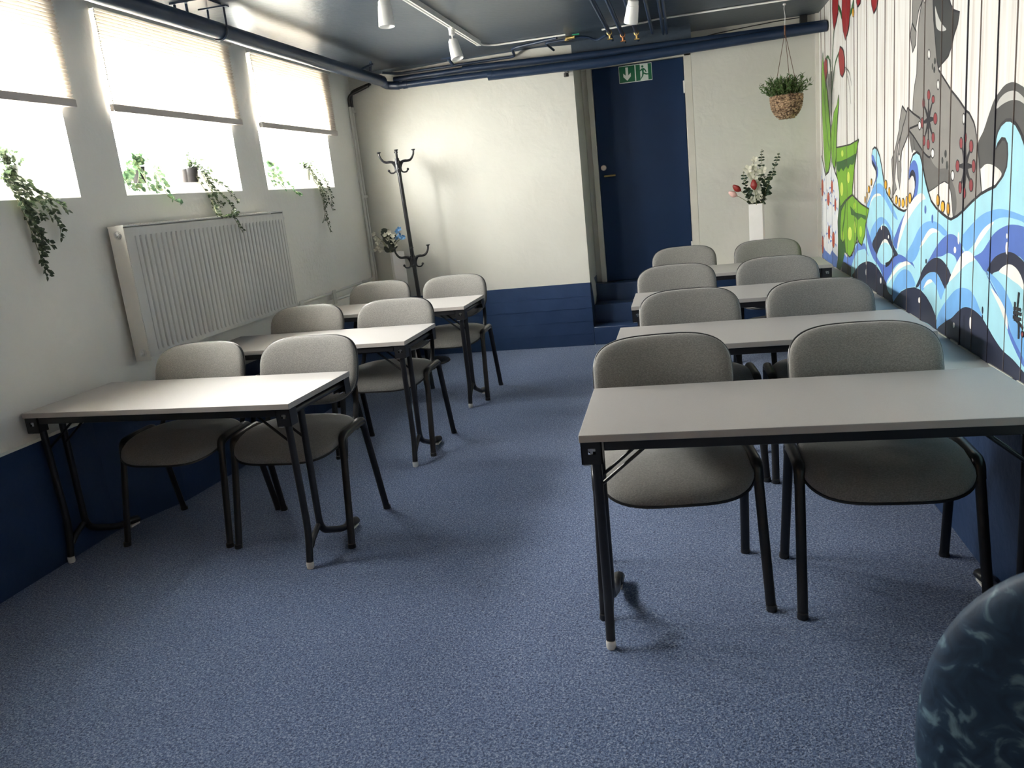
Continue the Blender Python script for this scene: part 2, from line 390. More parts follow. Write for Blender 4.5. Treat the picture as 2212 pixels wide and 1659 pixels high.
# steps up to the door
mb = MB(); mb.box(DX0, DX1, YB-.008, YB+.20, 0, .175); mb.box(DX0, DX1, YB+.20, YB+.42, 0, .355); mb.box(DX0, DX1, YB+.42, YD+.06, 0, .525)
o = struct('trim_1', mb, M['navy_wall'], smooth=True, bevel=.008)
# peeled white reveal patch beside the steps
pp = [(YB+.05, .72), (YB+.09, .76), (YB+.16, .62), (YB+.40, .60), (YB+.40, .40), (YB+.22, .355), (YB+.10, .56)]
struct('trim_6', MB().prism([(YB+.04, .74), (YB+.16, .70), (YB+.30, .60), (YB+.42, .53), (YB+.42, .42), (YB+.205, .357), (YB+.12, .50), (YB+.05, .62)], lambda u, v, w: (DX0+w, u, v), .006), M['wall'], smooth=False)
struct('trim_7', MB().box(DX0-.0005, DX0+.003, YB, YD, .18, .60), M['navy_wall'], smooth=False)

# door frame
dl, dr, db, dt = -0.812, 0.043, .525, 2.545
mb = MB()
mb.box(DX0, dl-.04, YD-.02, YD+.06, db, 2.60); mb.box(dl-.05, dl, YD-.06, YD+.05, db, dt+.045)
mb.box(dr, DX1, YD-.06, YD+.06, db, 2.60); mb.box(DX0, DX1, YD-.06, YD+.06, dt, 2.60)
struct('trim_2', mb, M['trim'], bevel=.005)
o = MB().box(dl+.003, dr-.003, YD-.03, YD+.012, db+.004, dt-.003).build('door_1', M['door'], bevel=.003); o['kind'] = 'structure'
door = o
h = MB().lathe([(.0, .0), (.020, .001), (.020, .006), (.014, .009), (0, .009)], (0, 0, 0), 20, axis='y')
h.tube(rounded_path([(0, -.0, 0), (0, -.045, 0), (.105, -.048, 0)], .02), .009, 10)
o = h.build('door_handle', M['brass'], door); o.location = (-.755, YD-.03, 1.552)
tag(o, 'brass lever handle')
# lathe on y points inward: mirror so that it stands out of the leaf
o.scale = (1, 1, 1)
k = MB(); k.lathe([(0, -.012), (.024, -.010), (.028, -.003), (.028, .0)], (0, 0, 0), 24, axis='y')
k.box(-.004, .004, -.016, -.010, -.012, .012)
k.box(-.012, .012, -.0155, -.012, -.003, .003)
o = k.build('door_lock', M['steel'], door); o.location = (-.762, YD-.03, 1.632)
for z in (.80, 2.28):
    o = MB().tube([(0, 0, -.055), (0, 0, .055)], .011, 10).box(-.002, .03, -.004, .002, -.05, .05).build('hinge', M['white_cap'], door); o.location = (dr-.003, YD-.045, z)

# ledges (plinths) along both side walls
lf = [(YF, -2.99), (2.0, -2.985), (3.35, -2.975), (3.75, -2.83), (4.2, -2.795), (YB-.008, -2.79)]
mb = MB(); n = len(lf)
vs = [(x, y, 0) for y, x in lf]+[(x, y, .605) for y, x in lf]+[(WX, y, .605) for y, x in lf]+[(WX, y, 0) for y, x in lf]
mb.add(vs, [(i, i+1, n+i+1, n+i) for i in range(n-1)], 0)
mb.add(vs, [(n+i, n+i+1, 2*n+i+1, 2*n+i) for i in range(n-1)], 1)
mb.add(vs, [(2*n+i, 2*n+i+1, 3*n+i+1, 3*n+i) for i in range(n-1)]+[(3*n+i, 3*n+i+1, i+1, i) for i in range(n-1)]+[(0, n, 2*n, 3*n), (n-1, 4*n-1, 3*n-1, 2*n-1)], 0)
struct('baseboard_left', mb, [M['navy_wall'], M['ledge']], smooth=False)
mb = MB(); mb.box(.985, RXW+.2, YF, YB-.008, 0, .60, 0); mb.box(.985, RXW, YF, YR, .60, .604, 1); mb.box(DX1, .985, YB-.008, YR, .60, .604, 1)
struct('baseboard_right', mb, [M['navy_wall'], M['ledge']], smooth=False)

wall_right = struct('wall_right', MB().box(RXW, RXW+.2, YF, YR, .604, ZC), M['boards'], smooth=False)
struct('trim_3', MB().box(1.165, RXW+.01, YR-.03, YR, .60, ZC), M['trim'], smooth=False)
# thin bead where boards meet the ledge
mb = MB(); rr = random.Random(3); y = 1.0
while y < YB-.1:
    L = rr.uniform(.05, .3)
    mb.box(RXW-.008, RXW, y, y+L, .604, .604+rr.uniform(.004, .009)); y += L+rr.uniform(.0, .12)
struct('trim_4', mb, M['trim'], smooth=False)
# navy paint patch high on the back wall and ragged paint edge
pw = [(-.86, 2.52), (.08, 2.52), (.12, 2.60), (.20, 2.655), (.36, 2.675), (.60, 2.69), (.95, 2.712), (1.128, 2.716), (1.128, ZC), (-2.75, ZC), (-2.72, 2.688), (-2.3, 2.70), (-2.0, 2.709), (-1.9, 2.702), (-1.55, 2.714), (-1.2, 2.713), (-1.10, 2.712), (-.98, 2.716), (-.90, 2.708), (-.87, 2.68), (-.84, 2.65)]
# split into convex-ish strips so that the outline stays clean
def ragged(x0, x1, zf, steps=24):
    xs = [x0+(x1-x0)*i/steps for i in range(steps+1)]
    m_ = MB()
    for i in range(steps): m_.add([(xs[i], YB-.004, zf(xs[i])), (xs[i+1], YB-.004, zf(xs[i+1])), (xs[i+1], YB-.004, ZC), (xs[i], YB-.004, ZC)], [(0, 1, 2, 3)])
    return m_
def zedge(x):
    pts = [(-2.85, 2.665), (-2.72, 2.685), (-2.3, 2.694), (-2.0, 2.708), (-1.9, 2.703), (-1.55, 2.708), (-1.2, 2.710), (-1.0, 2.700), (-.90, 2.695), (-.86, 2.62), (-.84, 2.52), (.06, 2.52), (.10, 2.585), (.18, 2.625), (.34, 2.645), (.60, 2.665), (.90, 2.69), (1.128, 2.71)]
    for (a, c), (b, d) in zip(pts, pts[1:]):
        if a <= x <= b: return c+(d-c)*(x-a)/(b-a)
    return 2.7
struct('trim_5', ragged(-2.85, DX0, zedge, 70), M['navy_ceiling'], smooth=False)

# ------------------------------------------------------------------ mural (painted on the boards)
def col(h): 
    h = h.lstrip('#'); c = [int(h[i:i+2], 16)/255 for i in (0, 2, 4)]
    return tuple(((x/12.92) if x <= .04045 else ((x+.055)/1.055)**2.4) for x in c)
PAL = dict(light='#9fd0de', mid='#6fa6dc', purple='#4f6cb6', dark='#272a3e', white='#e6e2dd', navyd='#141a2e', line='#26242a', grey='#85827e', greyd='#63615f',
           mane='#3a3b3b', tail='#4c4b4a', silver='#b9b8b4', red='#8e2327', berry='#86383d', green='#72a52b', greend='#2f5a2b', lime='#a9c93a', yellow='#e0a32a', orange='#c4502b',
           petal='#e4e8f0', bluesh='#5d7fc6', board='#d2ccc4', ygreen='#c9d860')
PN = list(PAL); PM = [mat('mural_paint_'+k, tuple(min(.9, c*1.15) for c in col(PAL[k])), .45, noise=(9, tuple(min(.9, c*1.04) for c in col(PAL[k])), .35, .7)) for k in PN]
REG = dict(A=(1700, 0, 3.6875), B=(1700, 400, 3.6875), C=(1765, 0, 4.15), D=(1765, 300, 4.15), E=(1940, 0, 4.879), F=(1900, 250, 4.74), G=(1800, 480, 4.3665), P=(0, 0, 1))
mur = MB(); layer = [0]
from mathutils.geometry import tessellate_polygon
def yz(reg, x, y):
    ox, oy, s = REG[reg]; p = on_plane(ox+x/s, oy+y/s, 0, RXW)
    if p.y > 7.0:      # the far end of the picture is squeezed to end at the corner post
        q = 7.0+(p.y-7.0)*.86; return (q, 1.5+(p.z-1.5)*q/p.y)
    return (p.y, p.z)
def cm(P, n=5):
    out = []; N = len(P)
    for i in range(N):
        p0, p1, p2, p3 = [Vector(P[(i+k-1) % N]) for k in range(4)]
        for j in range(n):
            t = j/n
            q = .5*((2*p1)+(-p0+p2)*t+(2*p0-5*p1+4*p2-p3)*t*t+(-p0+3*p1-3*p2+p3)*t**3)
            out.append((q.x, q.y))
    return out
ZL = .604
def paint(c, reg, pts, smooth=True, outline=0, ocol='line'):
    P = []
    for p in pts:
        if len(p) == 3: P.append(yz(p[0], p[1], p[2]))
        else: P.append(yz(reg, *p))
    if smooth: P = cm(P)
    P = [(max(min(y, YR-.031), 1.2), min(max(z, ZL), ZC-.001)) for y, z in P]
    Q = []
    for p in P:
        if not Q or (abs(p[0]-Q[-1][0])+abs(p[1]-Q[-1][1])) > 1e-4: Q.append(p)
    layer[0] += 1; x = RXW-.0003-.000016*layer[0]
    tris = tessellate_polygon([[Vector((y, z, 0)) for y, z in Q]])
    mur.add([(x, y, z) for y, z in Q], [tuple(t) for t in tris], PN.index(c))
    if outline: ribbon_w(ocol, Q+[Q[0]], outline)
def ribbon_w(c, Q, w):
    layer[0] += 1; x = RXW-.0003-.000016*layer[0]
    V = [Vector(q) for q in Q]; vs = []
    for i, p in enumerate(V):
        t = (V[min(i+1, len(V)-1)]-V[max(i-1, 0)]); t = t.normalized() if t.length else Vector((1, 0))
        nn = Vector((-t.y, t.x)); k = w if not isinstance(w, tuple) else w[0]+(w[1]-w[0])*i/(len(V)-1)
        if c == 'white': k *= .62*max(.04, math.sin(PI*i/(len(V)-1)))**.8
        for s in (.5, -.5):
            q = p+nn*k*s; vs.append((x, q.x, min(max(q.y, ZL), ZC-.001)))
    mur.add(vs, [(2*i, 2*i+1, 2*i+3, 2*i+2) for i in range(len(V)-1)], PN.index(c))
def stroke(c, reg, pts, w, smooth=True):
    P = [yz(p[0], p[1], p[2]) if len(p) == 3 else yz(reg, *p) for p in pts]
    if smooth and len(P) > 2:
        out = []
        for i in range(len(P)-1):
            p0 = Vector(P[max(i-1, 0)]); p1 = Vector(P[i]); p2 = Vector(P[i+1]); p3 = Vector(P[min(i+2, len(P)-1)])
            for j in range(5):
                t = j/5; q = .5*((2*p1)+(-p0+p2)*t+(2*p0-5*p1+4*p2-p3)*t*t+(-p0+3*p1-3*p2+p3)*t**3); out.append((q.x, q.y))
        P = out+[P[-1]]
    if c == 'white' and isinstance(w, tuple): w = max(w)
    ribbon_w(c, P, w)
def oval(c, reg, cx, cy, rx, ry, outline=0):
    paint(c, reg, [(cx+rx*math.cos(a), cy+ry*math.sin(a)) for a in [i*PI/7 for i in range(14)]], False, outline)
OL = .011
# horse tail
paint('tail', 'E', [(845, 1500), (900, 1380), (960, 1200), (1010, 1060), (1060, 980), (1130, 895), (1210, 865), (1280, 890), (1360, 960), (1480, 1200), (1560, 1700), ('F', 1560, 700), ('F', 1300, 760), ('F', 1215, 700), ('F', 1250, 590), ('F', 1170, 510), ('F', 1090, 495), ('F', 1028, 540), ('F', 1012, 400)], True, 0)
paint('silver', 'E', [(1035, 1140), (1060, 1060), (1120, 990), (1200, 955), (1270, 975), (1360, 1070), (1400, 1160), (1310, 1080), (1250, 1055), (1180, 1060), (1100, 1100), (1050, 1140)])
# upper foreleg, mane, body
paint('grey', 'E', [(158, -120), (148, 240), (130, 370), (137, 430), (155, 550), (185, 470), (192, 330), (186, 300), (215, 120), (300, -120)], False, OL)
stroke('line', 'E', [(150, 245), (186, 325)], OL)
paint('mane', 'E', [(355, -120), (520, -120), (555, 50), (590, 110), (650, 130), (630, 250), (590, 370), (570, 470), (530, 590), (470, 660), (430, 710), (405, 600), (395, 450), (375, 250)], False, OL)
paint('silver', 'E', [(392, 65), (410, 130), (440, 210), (475, 265), (508, 305), (490, 325), (440, 325), (405, 285), (395, 180)])
paint('grey', 'E', [(290, -120), (245, 60), (222, 200), (210, 350), (205, 500), (196, 780), (175, 900), (160, 1050), (155, 1180), ('F', 300, 150), ('F', 350, 210), ('F', 420, 330), ('F', 450, 560), ('F', 480, 700), ('F', 500, 775), ('F', 560, 735), ('F', 620, 690), ('F', 665, 665), ('F', 705, 690), ('F', 730, 770), ('F', 742, 880), ('F', 755, 1080), ('F', 900, 990), ('F', 1050, 830), ('F', 1038, 700), ('F', 1020, 450), ('F', 1000, 250), ('F', 980, 120), ('E', 800, 1290), ('E', 750, 1190), ('E', 720, 1170), ('E', 640, 1050), ('E', 560, 950), ('E', 480, 820), ('E', 430, 740), ('E', 412, 650), ('E', 400, 500), ('E', 375, 200), ('E', 365, -120)], False, OL)
# belly shade
paint('greyd', 'F', [(300, 160), (345, 215), (420, 330), (480, 405), (520, 425), (545, 480), (600, 540), (680, 540), (725, 580), (740, 660), (775, 760), (790, 900), (775, 1010), (757, 1040), (742, 880), (730, 770), (700, 690), (662, 668), (620, 692), (503, 768), (475, 680), (452, 560), (420, 420), (380, 370), (350, 350), (330, 372)])
stroke('line', 'F', [(300, 150), (345, 205), (420, 325), (470, 395), (510, 425), (530, 400)], OL)
stroke('line', 'F', [(345, 210), (360, 345)], OL*.6)
# hind and front legs
paint('grey', 'E', [(45, 1115), (92, 1185), (70, 1290), (40, 1400), ('F', 190, 290), ('F', 172, 450), ('F', 155, 660), ('F', 175, 745), ('F', 120, 862), ('F', 136, 690), ('F', 124, 450), ('F', 160, 345), ('F', 200, 150), ('E', 15, 1290)], False, OL)
paint('grey', 'E', [(100, 1135), (160, 1195), (230, 1245), (250, 1300), ('F', 310, 130), ('F', 285, 220), ('F', 228, 360), ('F', 220, 470), ('F', 223, 560), ('F', 205, 755), ('F', 188, 640), ('F', 178, 470), ('F', 205, 280), ('F', 240, 110), ('E', 75, 1260)], False, OL)
for reg, x, y, a, b in (('E', 327, 572, 13, 52), ('E', 423, 893, 13, 52), ('E', 693, 1252, 13, 57), ('E', 228, 1322, 14, 46), ('F', 545, 385, 16, 48), ('F', 750, 612, 16, 52), ('F', 202, 430, 9, 40), ('E', 285, 5, 12, 28)):
    oval('white', reg, x, y, a, b, .007)
for reg, x, y, a, b in (('E', 390, 643, 11, 36), ('E', 363, 700, 7, 36), ('E', 383, 735, 10, 36), ('F', 678, 390, 12, 42), ('F', 645, 457, 10, 36), ('F', 693, 507, 12, 46)):
    oval('mane', reg, x, y, a, b)
for reg, cx, cy, L in (('E', 322, 1262, ((325, 1000, 16, 55), (372, 1048, 16, 42), (270, 1090, 12, 55), (395, 1250, 20, 62), (257, 1295, 13, 56), (372, 1450, 16, 56), (320, 1520, 15, 55), (275, 1482, 14, 55))),
                        ('F', 882, 515, ((880, 225, 14, 55), (838, 280, 16, 60), (941, 312, 20, 65), (801, 513, 18, 62), (967, 516, 18, 66), (828, 735, 16, 62), (940, 710, 20, 66), (871, 790, 15, 58)))):
    for x, y, a, b in L:
        stroke('line', reg, [(cx, cy), (cx+(x-cx)*.45, cy+(y-cy)*.5), (x, y)], (.034, .008), False)
    for x, y, a, b in L: oval('berry', reg, x, y, a, b, .005)
# waves: one base shape, then bands
base = [('D', 430, 640), ('D', 470, 545), ('D', 497, 470), ('D', 507, 425), ('D', 524, 380), ('D', 533, 330), ('D', 528, 280), ('D', 508, 240), ('D', 495, 215), ('D', 492, 150), ('D', 500, 95), ('D', 518, 75), ('D', 540, 90), ('D', 562, 150), ('D', 580, 240), ('D', 600, 380), ('D', 625, 480), ('D', 665, 545), ('F', 150, 910), ('F', 200, 955), ('F', 250, 975), ('F', 290, 960), ('F', 325, 900), ('F', 355, 810), ('F', 367, 740), ('F', 366, 670), ('F', 352, 615), ('F', 335, 597), ('F', 317, 622), ('F', 305, 655), ('F', 308, 560), ('F', 320, 480), ('F', 345, 400), ('F', 382, 372), ('F', 415, 395), ('F', 435, 470), ('F', 455, 580), ('F', 478, 690), ('F', 500, 770), ('F', 530, 870), ('F', 580, 940), ('F', 640, 1000), ('F', 700, 1045), ('F', 735, 1060), ('F', 800, 1025), ('F', 870, 962), ('F', 950, 880), ('F', 1040, 800), ('F', 1110, 760), ('F', 1190, 722), ('F', 1235, 660), ('F', 1270, 610), ('F', 1305, 520), ('F', 1316, 400), ('F', 1312, 290), ('F', 1290, 240), ('F', 1255, 235), ('F', 1215, 290), ('F', 1190, 345), ('F', 1195, 240), ('F', 1215, 160), ('F', 1250, 90), ('F', 1300, 45), ('F', 1345, 42), ('F', 1400, 85), ('F', 1450, 180), ('F', 1490, 290), ('F', 1560, 520), ('F', 1800, 900), ('F', 2400, 1100), ('P', 2900, 700), ('P', 3600, 1300), ('P', 3600, 2200), ('G', 1799, 1640), ('G', 1400, 1330), ('G', 1100, 1130), ('G', 800, 930), ('G', 560, 780), ('G', 300, 610), ('G', 80, 470), ('G', 90, 360), ('D', 330, 1040), ('D', 340, 940), ('D', 410, 900)]
paint('light', 'F', base, False, .013)
paint('purple', 'D', [(492, 150), (508, 150), (525, 200), (548, 270), (545, 340), (520, 400), (505, 430), (524, 380), (533, 330), (528, 280), (508, 240), (495, 215)])
paint('dark', 'D', [(493, 190), (515, 220), (538, 280), (535, 340), (510, 420), (520, 385), (530, 330), (526, 285), (508, 245)])
paint('mid', 'D', [(437, 625), (470, 545), (500, 450), (545, 400), (590, 420), (640, 530), (700, 650), (725, 725), (690, 695), (640, 600), (600, 530), (560, 503), (520, 515), (485, 560), (462, 640), (445, 760), (436, 720)])
stroke('white', 'D', [(470, 620), (490, 550), (520, 510), (560, 500), (580, 510)], (.03, .012))
paint('mid', 'D', [(480, 930), (483, 830), (530, 735), (580, 700), (640, 750), (690, 870), (725, 975), (690, 960), (640, 800), (590, 760), (540, 860), (505, 955)])
paint('purple', 'D', [(440, 760), (470, 850), (500, 950), (540, 1030), (590, 1125), (640, 1110), (690, 1045), (740, 1035), (790, 1060), (860, 1110), (880, 1200), (780, 1110), (720, 1125), (670, 1200), (640, 1300), (600, 1250), (560, 1150), (500, 1060), (455, 920)])
paint('dark', 'G', [(370, 210), (400, 130), (440, 52), (475, 32), (512, 52), (540, 110), (560, 190), (585, 250), (612, 300), (590, 322), (560, 300), (505, 172), (470, 180), (440, 240), (415, 300)])
paint('light', 'G', [(415, 312), (440, 235), (478, 175), (512, 180), (545, 232), (572, 310), (540, 355), (500, 400), (460, 392), (430, 355)])
stroke('white', 'G', [(450, 215), (480, 178), (510, 182), (530, 215)], (.02, .035))
stroke('line', 'G', [(495, 405), (530, 385), (560, 340), (585, 308)], (.03, .014))
# left foot of the waves
paint('bluesh', 'G', [(85, 380), (110, 300), (130, 330), (180, 320), (230, 200), (300, 200), (340, 330), (300, 250), (230, 270), (190, 360), (175, 420), (120, 400)], False)
paint('dark', 'G', [(80, 378), (110, 378), (170, 425), (172, 520), (80, 470)], False)
paint('dark', 'G', [(190, 525), (205, 465), (240, 410), (290, 378), (335, 370), (385, 390), (430, 440), (480, 530), (530, 620), (570, 700), (580, 790), (400, 680)])
# arch with white edge
paint('light', 'G', [(505, 590), (540, 500), (610, 420), (680, 385), (735, 395), (775, 440), (800, 520), (800, 620), (780, 650), (560, 690)])
paint('mid', 'G', [(560, 700), (565, 590), (610, 495), (670, 445), (725, 465), (760, 530), (775, 600), (700, 622), (640, 650), (600, 730), (575, 760)])
stroke('white', 'G', [(515, 580), (560, 500), (620, 425), (690, 388), (735, 395)], (.018, .05))
# purple stem of the second curl
paint('purple', 'F', [(305, 640), (310, 545), (330, 480), (362, 455), (392, 510), (404, 620), (398, 740), (372, 860), (325, 960), (280, 1045), (240, 1150), (200, 1260), (170, 1360), (145, 1290), (180, 1180), (225, 1070), (280, 975), (325, 900), (355, 820), (368, 740), (368, 670), (353, 612), (332, 592)])
paint('dark', 'F', [(306, 630), (315, 590), (340, 552), (368, 590), (375, 680), (368, 740), (365, 670), (352, 612), (334, 594), (318, 618)])
# light stripe with white edges
stroke('white', 'F', [(185, 1380), (205, 1270), (260, 1080), (320, 960), (385, 870), (440, 830), (475, 850)], (.06, .10))
paint('mid', 'F', [(270, 1440), (345, 1290), (400, 1170), (460, 1100), (540, 1078), (620, 1110), (705, 1205), (660, 1225), (600, 1168), (540, 1158), (490, 1210), (440, 1290), (385, 1440), (330, 1500)])
stroke('white', 'G', [(820, 240), (850, 190), (900, 110), (945, 78), (1000, 92)], (.012, .05))
paint('purple', 'G', [(885, 400), (925, 320), (980, 225), (1040, 150), (1100, 112), (1160, 130), (1205, 200), (1240, 285), (1310, 312), (1250, 345), (1200, 400), (1178, 420), (1155, 330), (1090, 290), (1030, 320), (960, 335)])
paint('dark', 'G', [(780, 612), (815, 530), (850, 440), (905, 372), (965, 335), (1025, 352), (1080, 420), (1112, 490), (1122, 512), (1095, 580), (1065, 645), (1025, 560), (975, 478), (905, 478), (850, 530), (808, 605)])
paint('mid', 'G', [(812, 612), (850, 530), (910, 480), (972, 476), (1022, 560), (1060, 650), (1020, 730), (990, 650), (965, 585), (925, 548), (880, 580), (850, 645), (830, 625)])
stroke('white', 'G', [(855, 620), (885, 575), (920, 555), (940, 560)], (.01, .035))
paint('dark', 'G', [(560, 765), (600, 705), (640, 655), (700, 622), (770, 613), (830, 640), (880, 700), (930, 785), (970, 885), (985, 960), (985, 1020), (900, 960), (750, 880), (620, 800)], False)
# right hand waves
paint('mid', 'G', [(1210, 160), (1260, 80), (1330, 0), (1400, -65), (1480, -105), (1600, -125), (1799, -60), (2100, 100), (2100, 220), (1799, 25), (1650, -30), (1520, 5), (1440, 85), (1380, 180), (1320, 285), (1262, 290)])
paint('light', 'G', [(1262, 300), (1330, 210), (1400, 110), (1480, 20), (1560, -35), (1660, -45), (1799, 0), (1799, 60), (1700, 60), (1600, 90), (1500, 180), (1420, 290), (1370, 330)])
stroke('white', 'G', [(1320, 300), (1350, 215), (1400, 130), (1460, 55), (1520, 0)], (.02, .05))
paint('purple', 'G', [(1300, 340), (1400, 285), (1460, 200), (1520, 110), (1600, 50), (1700, 22), (1850, 60), (2100, 200), (2100, 700), (1799, 360), (1750, 320), (1650, 285), (1560, 330), (1500, 400), (1470, 480), (1400, 430), (1350, 360)])
paint('dark', 'G', [(1452, 485), (1480, 400), (1530, 330), (1600, 290), (1680, 282), (1750, 322), (1830, 420), (1900, 700), (1799, 600), (1740, 500), (1650, 455), (1560, 465), (1520, 505)])
paint('light', 'G', [(1505, 500), (1560, 462), (1650, 448), (1730, 490), (1799, 600), (1900, 900), (1900, 1200), (1799, 1060), (1700, 800), (1600, 600)])
stroke('white', 'G', [(1570, 462), (1640, 452), (1700, 480), (1760, 540), (1810, 640)], (.03, .09))
paint('light', 'G', [(985, 905), (1010, 780), (1050, 650), (1090, 570), (1160, 450), (1225, 350), (1290, 320), (1340, 340), (1420, 450), (1500, 600), (1580, 750), (1630, 880), (1655, 1010), (1700, 1150), (1799, 1360), (1900, 1560), (1900, 1700), (1500, 1200), (1200, 950)])
paint('mid', 'G', [(1455, 470), (1510, 500), (1600, 600), (1680, 750), (1720, 870), (1799, 1060), (1950, 1400), (1950, 1600), (1799, 1300), (1690, 1060), (1650, 900), (1560, 680)])
paint('purple', 'G', [(1440, 470), (1500, 580), (1575, 720), (1640, 880), (1670, 1010), (1730, 1150), (1799, 1290), (1799, 1360), (1700, 1160), (1650, 1020), (1635, 900), (1580, 760), (1500, 600)])
stroke('white', 'G', [(1095, 560), (1170, 440), (1235, 352), (1290, 328), (1340, 350)], (.035, .10))
stroke('white', 'G', [(1490, 620), (1580, 770), (1630, 900), (1650, 1010)], (.012, .055))
paint('mid', 'G', [(982, 905), (1030, 800), (1090, 715), (1150, 645), (1215, 618), (1290, 640), (1345, 715), (1390, 830), (1412, 895), (1330, 860), (1255, 810), (1190, 840), (1130, 900), (1050, 950), (985, 1010)])
paint('dark', 'G', [(985, 1020), (1050, 945), (1120, 903), (1190, 832), (1250, 800), (1320, 822), (1400, 890), (1460, 985), (1520, 1090), (1600, 1205), (1700, 1295), (1799, 1410), (2000, 1650), (2100, 1900), (1799, 1640), (1400, 1320), (1100, 1130)])
stroke('navyd', 'G', [(1240, 880), (1235, 1195)], .03)
stroke('dark', 'P', [(2300, 1000), (2600, 1150), (3200, 1700)], .5)
for x, y, a, b in ((315, 385, 5, 20), (313, 470, 6, 30), (452, 550, 7, 30), (815, 735, 9, 28), (1142, 970, 9, 26), (1299, 950, 10, 58), (1187, 150, 9, 60), (1153, 262, 12, 32), (1644, 130, 8, 26), (1645, 245, 14, 60), (458, 50, 5, 24), (525, 138, 5, 18)):
    oval('white', 'G', x, y, a, b)
for x, y, a, b in ((881, 368, 8, 24), (1414, 830, 8, 36), (1412, 900, 7, 30)): oval('dark', 'G', x, y, a, b)
for x, y, a, b in ((474, 960, 10, 44), (545, 1055, 9, 45)): oval('purple', 'F', x, y, a, b)
# yellow dots
for x, y, a, b in ((67, 705, 12, 48), (103, 782, 9, 50), (176, 862, 11, 44), (206, 890, 9, 48), (244, 893, 13, 47), (281, 882, 9, 56), (316, 843, 14, 54), (603, 866, 15, 60), (652, 930, 18, 58), (707, 952, 14, 66)): oval('yellow', 'F', x, y, a, b, .006)
for x, y, a, b in ((433, 545, 5, 30), (450, 510, 4, 30), (468, 452, 8, 32), (490, 388, 6, 30)): oval('yellow', 'D', x, y, a, b, .006)
# flowers and leaves at the far end
paint('greend', 'D', [(170, 250), (190, 400), (215, 500), (330, 500), (300, 600), (440, 700), (300, 1060), (250, 1015), (235, 1100), (212, 1190), (150, 1160), (185, 900), (190, 600)], False)
paint('green', 'D', [(175, 78), (225, 68), (300, 50), (376, 5), (362, 90), (345, 190), (335, 300), (322, 420), (318, 500), (290, 520), (250, 560), (215, 610), (200, 500), (185, 380), (172, 230)], False, OL)
paint('green', 'D', [(260, 560), (320, 503), (400, 585), (470, 628), (455, 700), (440, 760), (432, 860), (405, 955), (380, 930), (362, 880), (345, 950), (325, 1010), (298, 1060), (262, 1020), (250, 900), (235, 930), (215, 900), (212, 760), (220, 640)], False, OL)
paint('greend', 'D', [(176, 205), (215, 200), (280, 172), (352, 130), (345, 200), (320, 235), (300, 225), (285, 270), (265, 245), (240, 290), (220, 262), (200, 300), (180, 270)], False)
paint('greend', 'D', [(300, 600), (350, 660), (450, 690), (440, 730), (400, 700), (370, 730), (340, 690), (310, 680)], False)
for x, y, a, b in ((285, 345, 12, 52), (225, 450, 13, 62), (230, 130, 10, 30)): oval('ygreen', 'D', x, y, a, b)
for x, y, a, b in ((298, 850, 18, 62), (345, 790, 12, 55), (232, 870, 10, 50), (395, 830, 12, 50), (340, 600, 10, 30)): oval('lime' if x != 298 else 'ygreen', 'D', x, y, a, b)
stroke('greend', 'D', [(262, 540), (250, 700), (232, 830), (228, 1000)], .03)
stroke('greend', 'D', [(345, 720), (358, 860), (352, 930)], .02)
# stems and long leaves
stroke('greend', 'C', [(150, 270), (135, 500), (127, 800), (120, 1160)], .016)
stroke('greend', 'C', [(200, 470), (165, 560), (142, 700), (127, 830)], .018)
stroke('greend', 'C', [(70, 525), (88, 510), (108, 560), (122, 700)], .022)
paint('green', 'C', [(35, 475), (48, 640), (80, 820), (95, 950), (112, 1150), (118, 1300), (110, 1450), (90, 1540), (65, 1560), (50, 1400), (38, 1200), (28, 950), (25, 700)], False, OL)
paint('green', 'C', [(195, 850), (198, 920), (187, 1050), (178, 1200), (172, 1400), (160, 1520), (130, 1460), (116, 1300), (125, 1150), (150, 1010), (182, 940)], False, OL)
stroke('greend', 'C', [(45, 800), (70, 1100), (100, 1350)], .02); stroke('greend', 'C', [(165, 1050), (150, 1250), (140, 1450)], .016)
for pts in ([(135, -60), (195, -60), (190, 120), (170, 210), (152, 270), (140, 200), (133, 80)], [(230, -60), (300, -40), (300, 110), (285, 260), (258, 360), (238, 280), (225, 150)], [(355, -60), (400, -60), (390, 30), (368, 60), (356, 20)], [(485, -60), (560, -60), (540, 60), (513, 120), (495, 50)], [(210, 415), (238, 450), (250, 530), (250, 640), (230, 690), (210, 660), (195, 500)], [(62, 525), (80, 540), (82, 650), (65, 740), (50, 650), (48, 570)]):
    paint('red', 'C', pts, False, OL)
stroke('greend', 'C', [(335, -60), (325, 40), (300, 130)], .03); stroke('greend', 'C', [(195, 60), (215, 110), (225, 160)], .03)
stroke('line', 'C', [(255, 600), (290, 760), (308, 930)], .006); stroke('line', 'C', [(255, 600), (290, 650), (318, 770)], .006)
oval('yellow', 'C', 328, 110, 8, 42, .005)
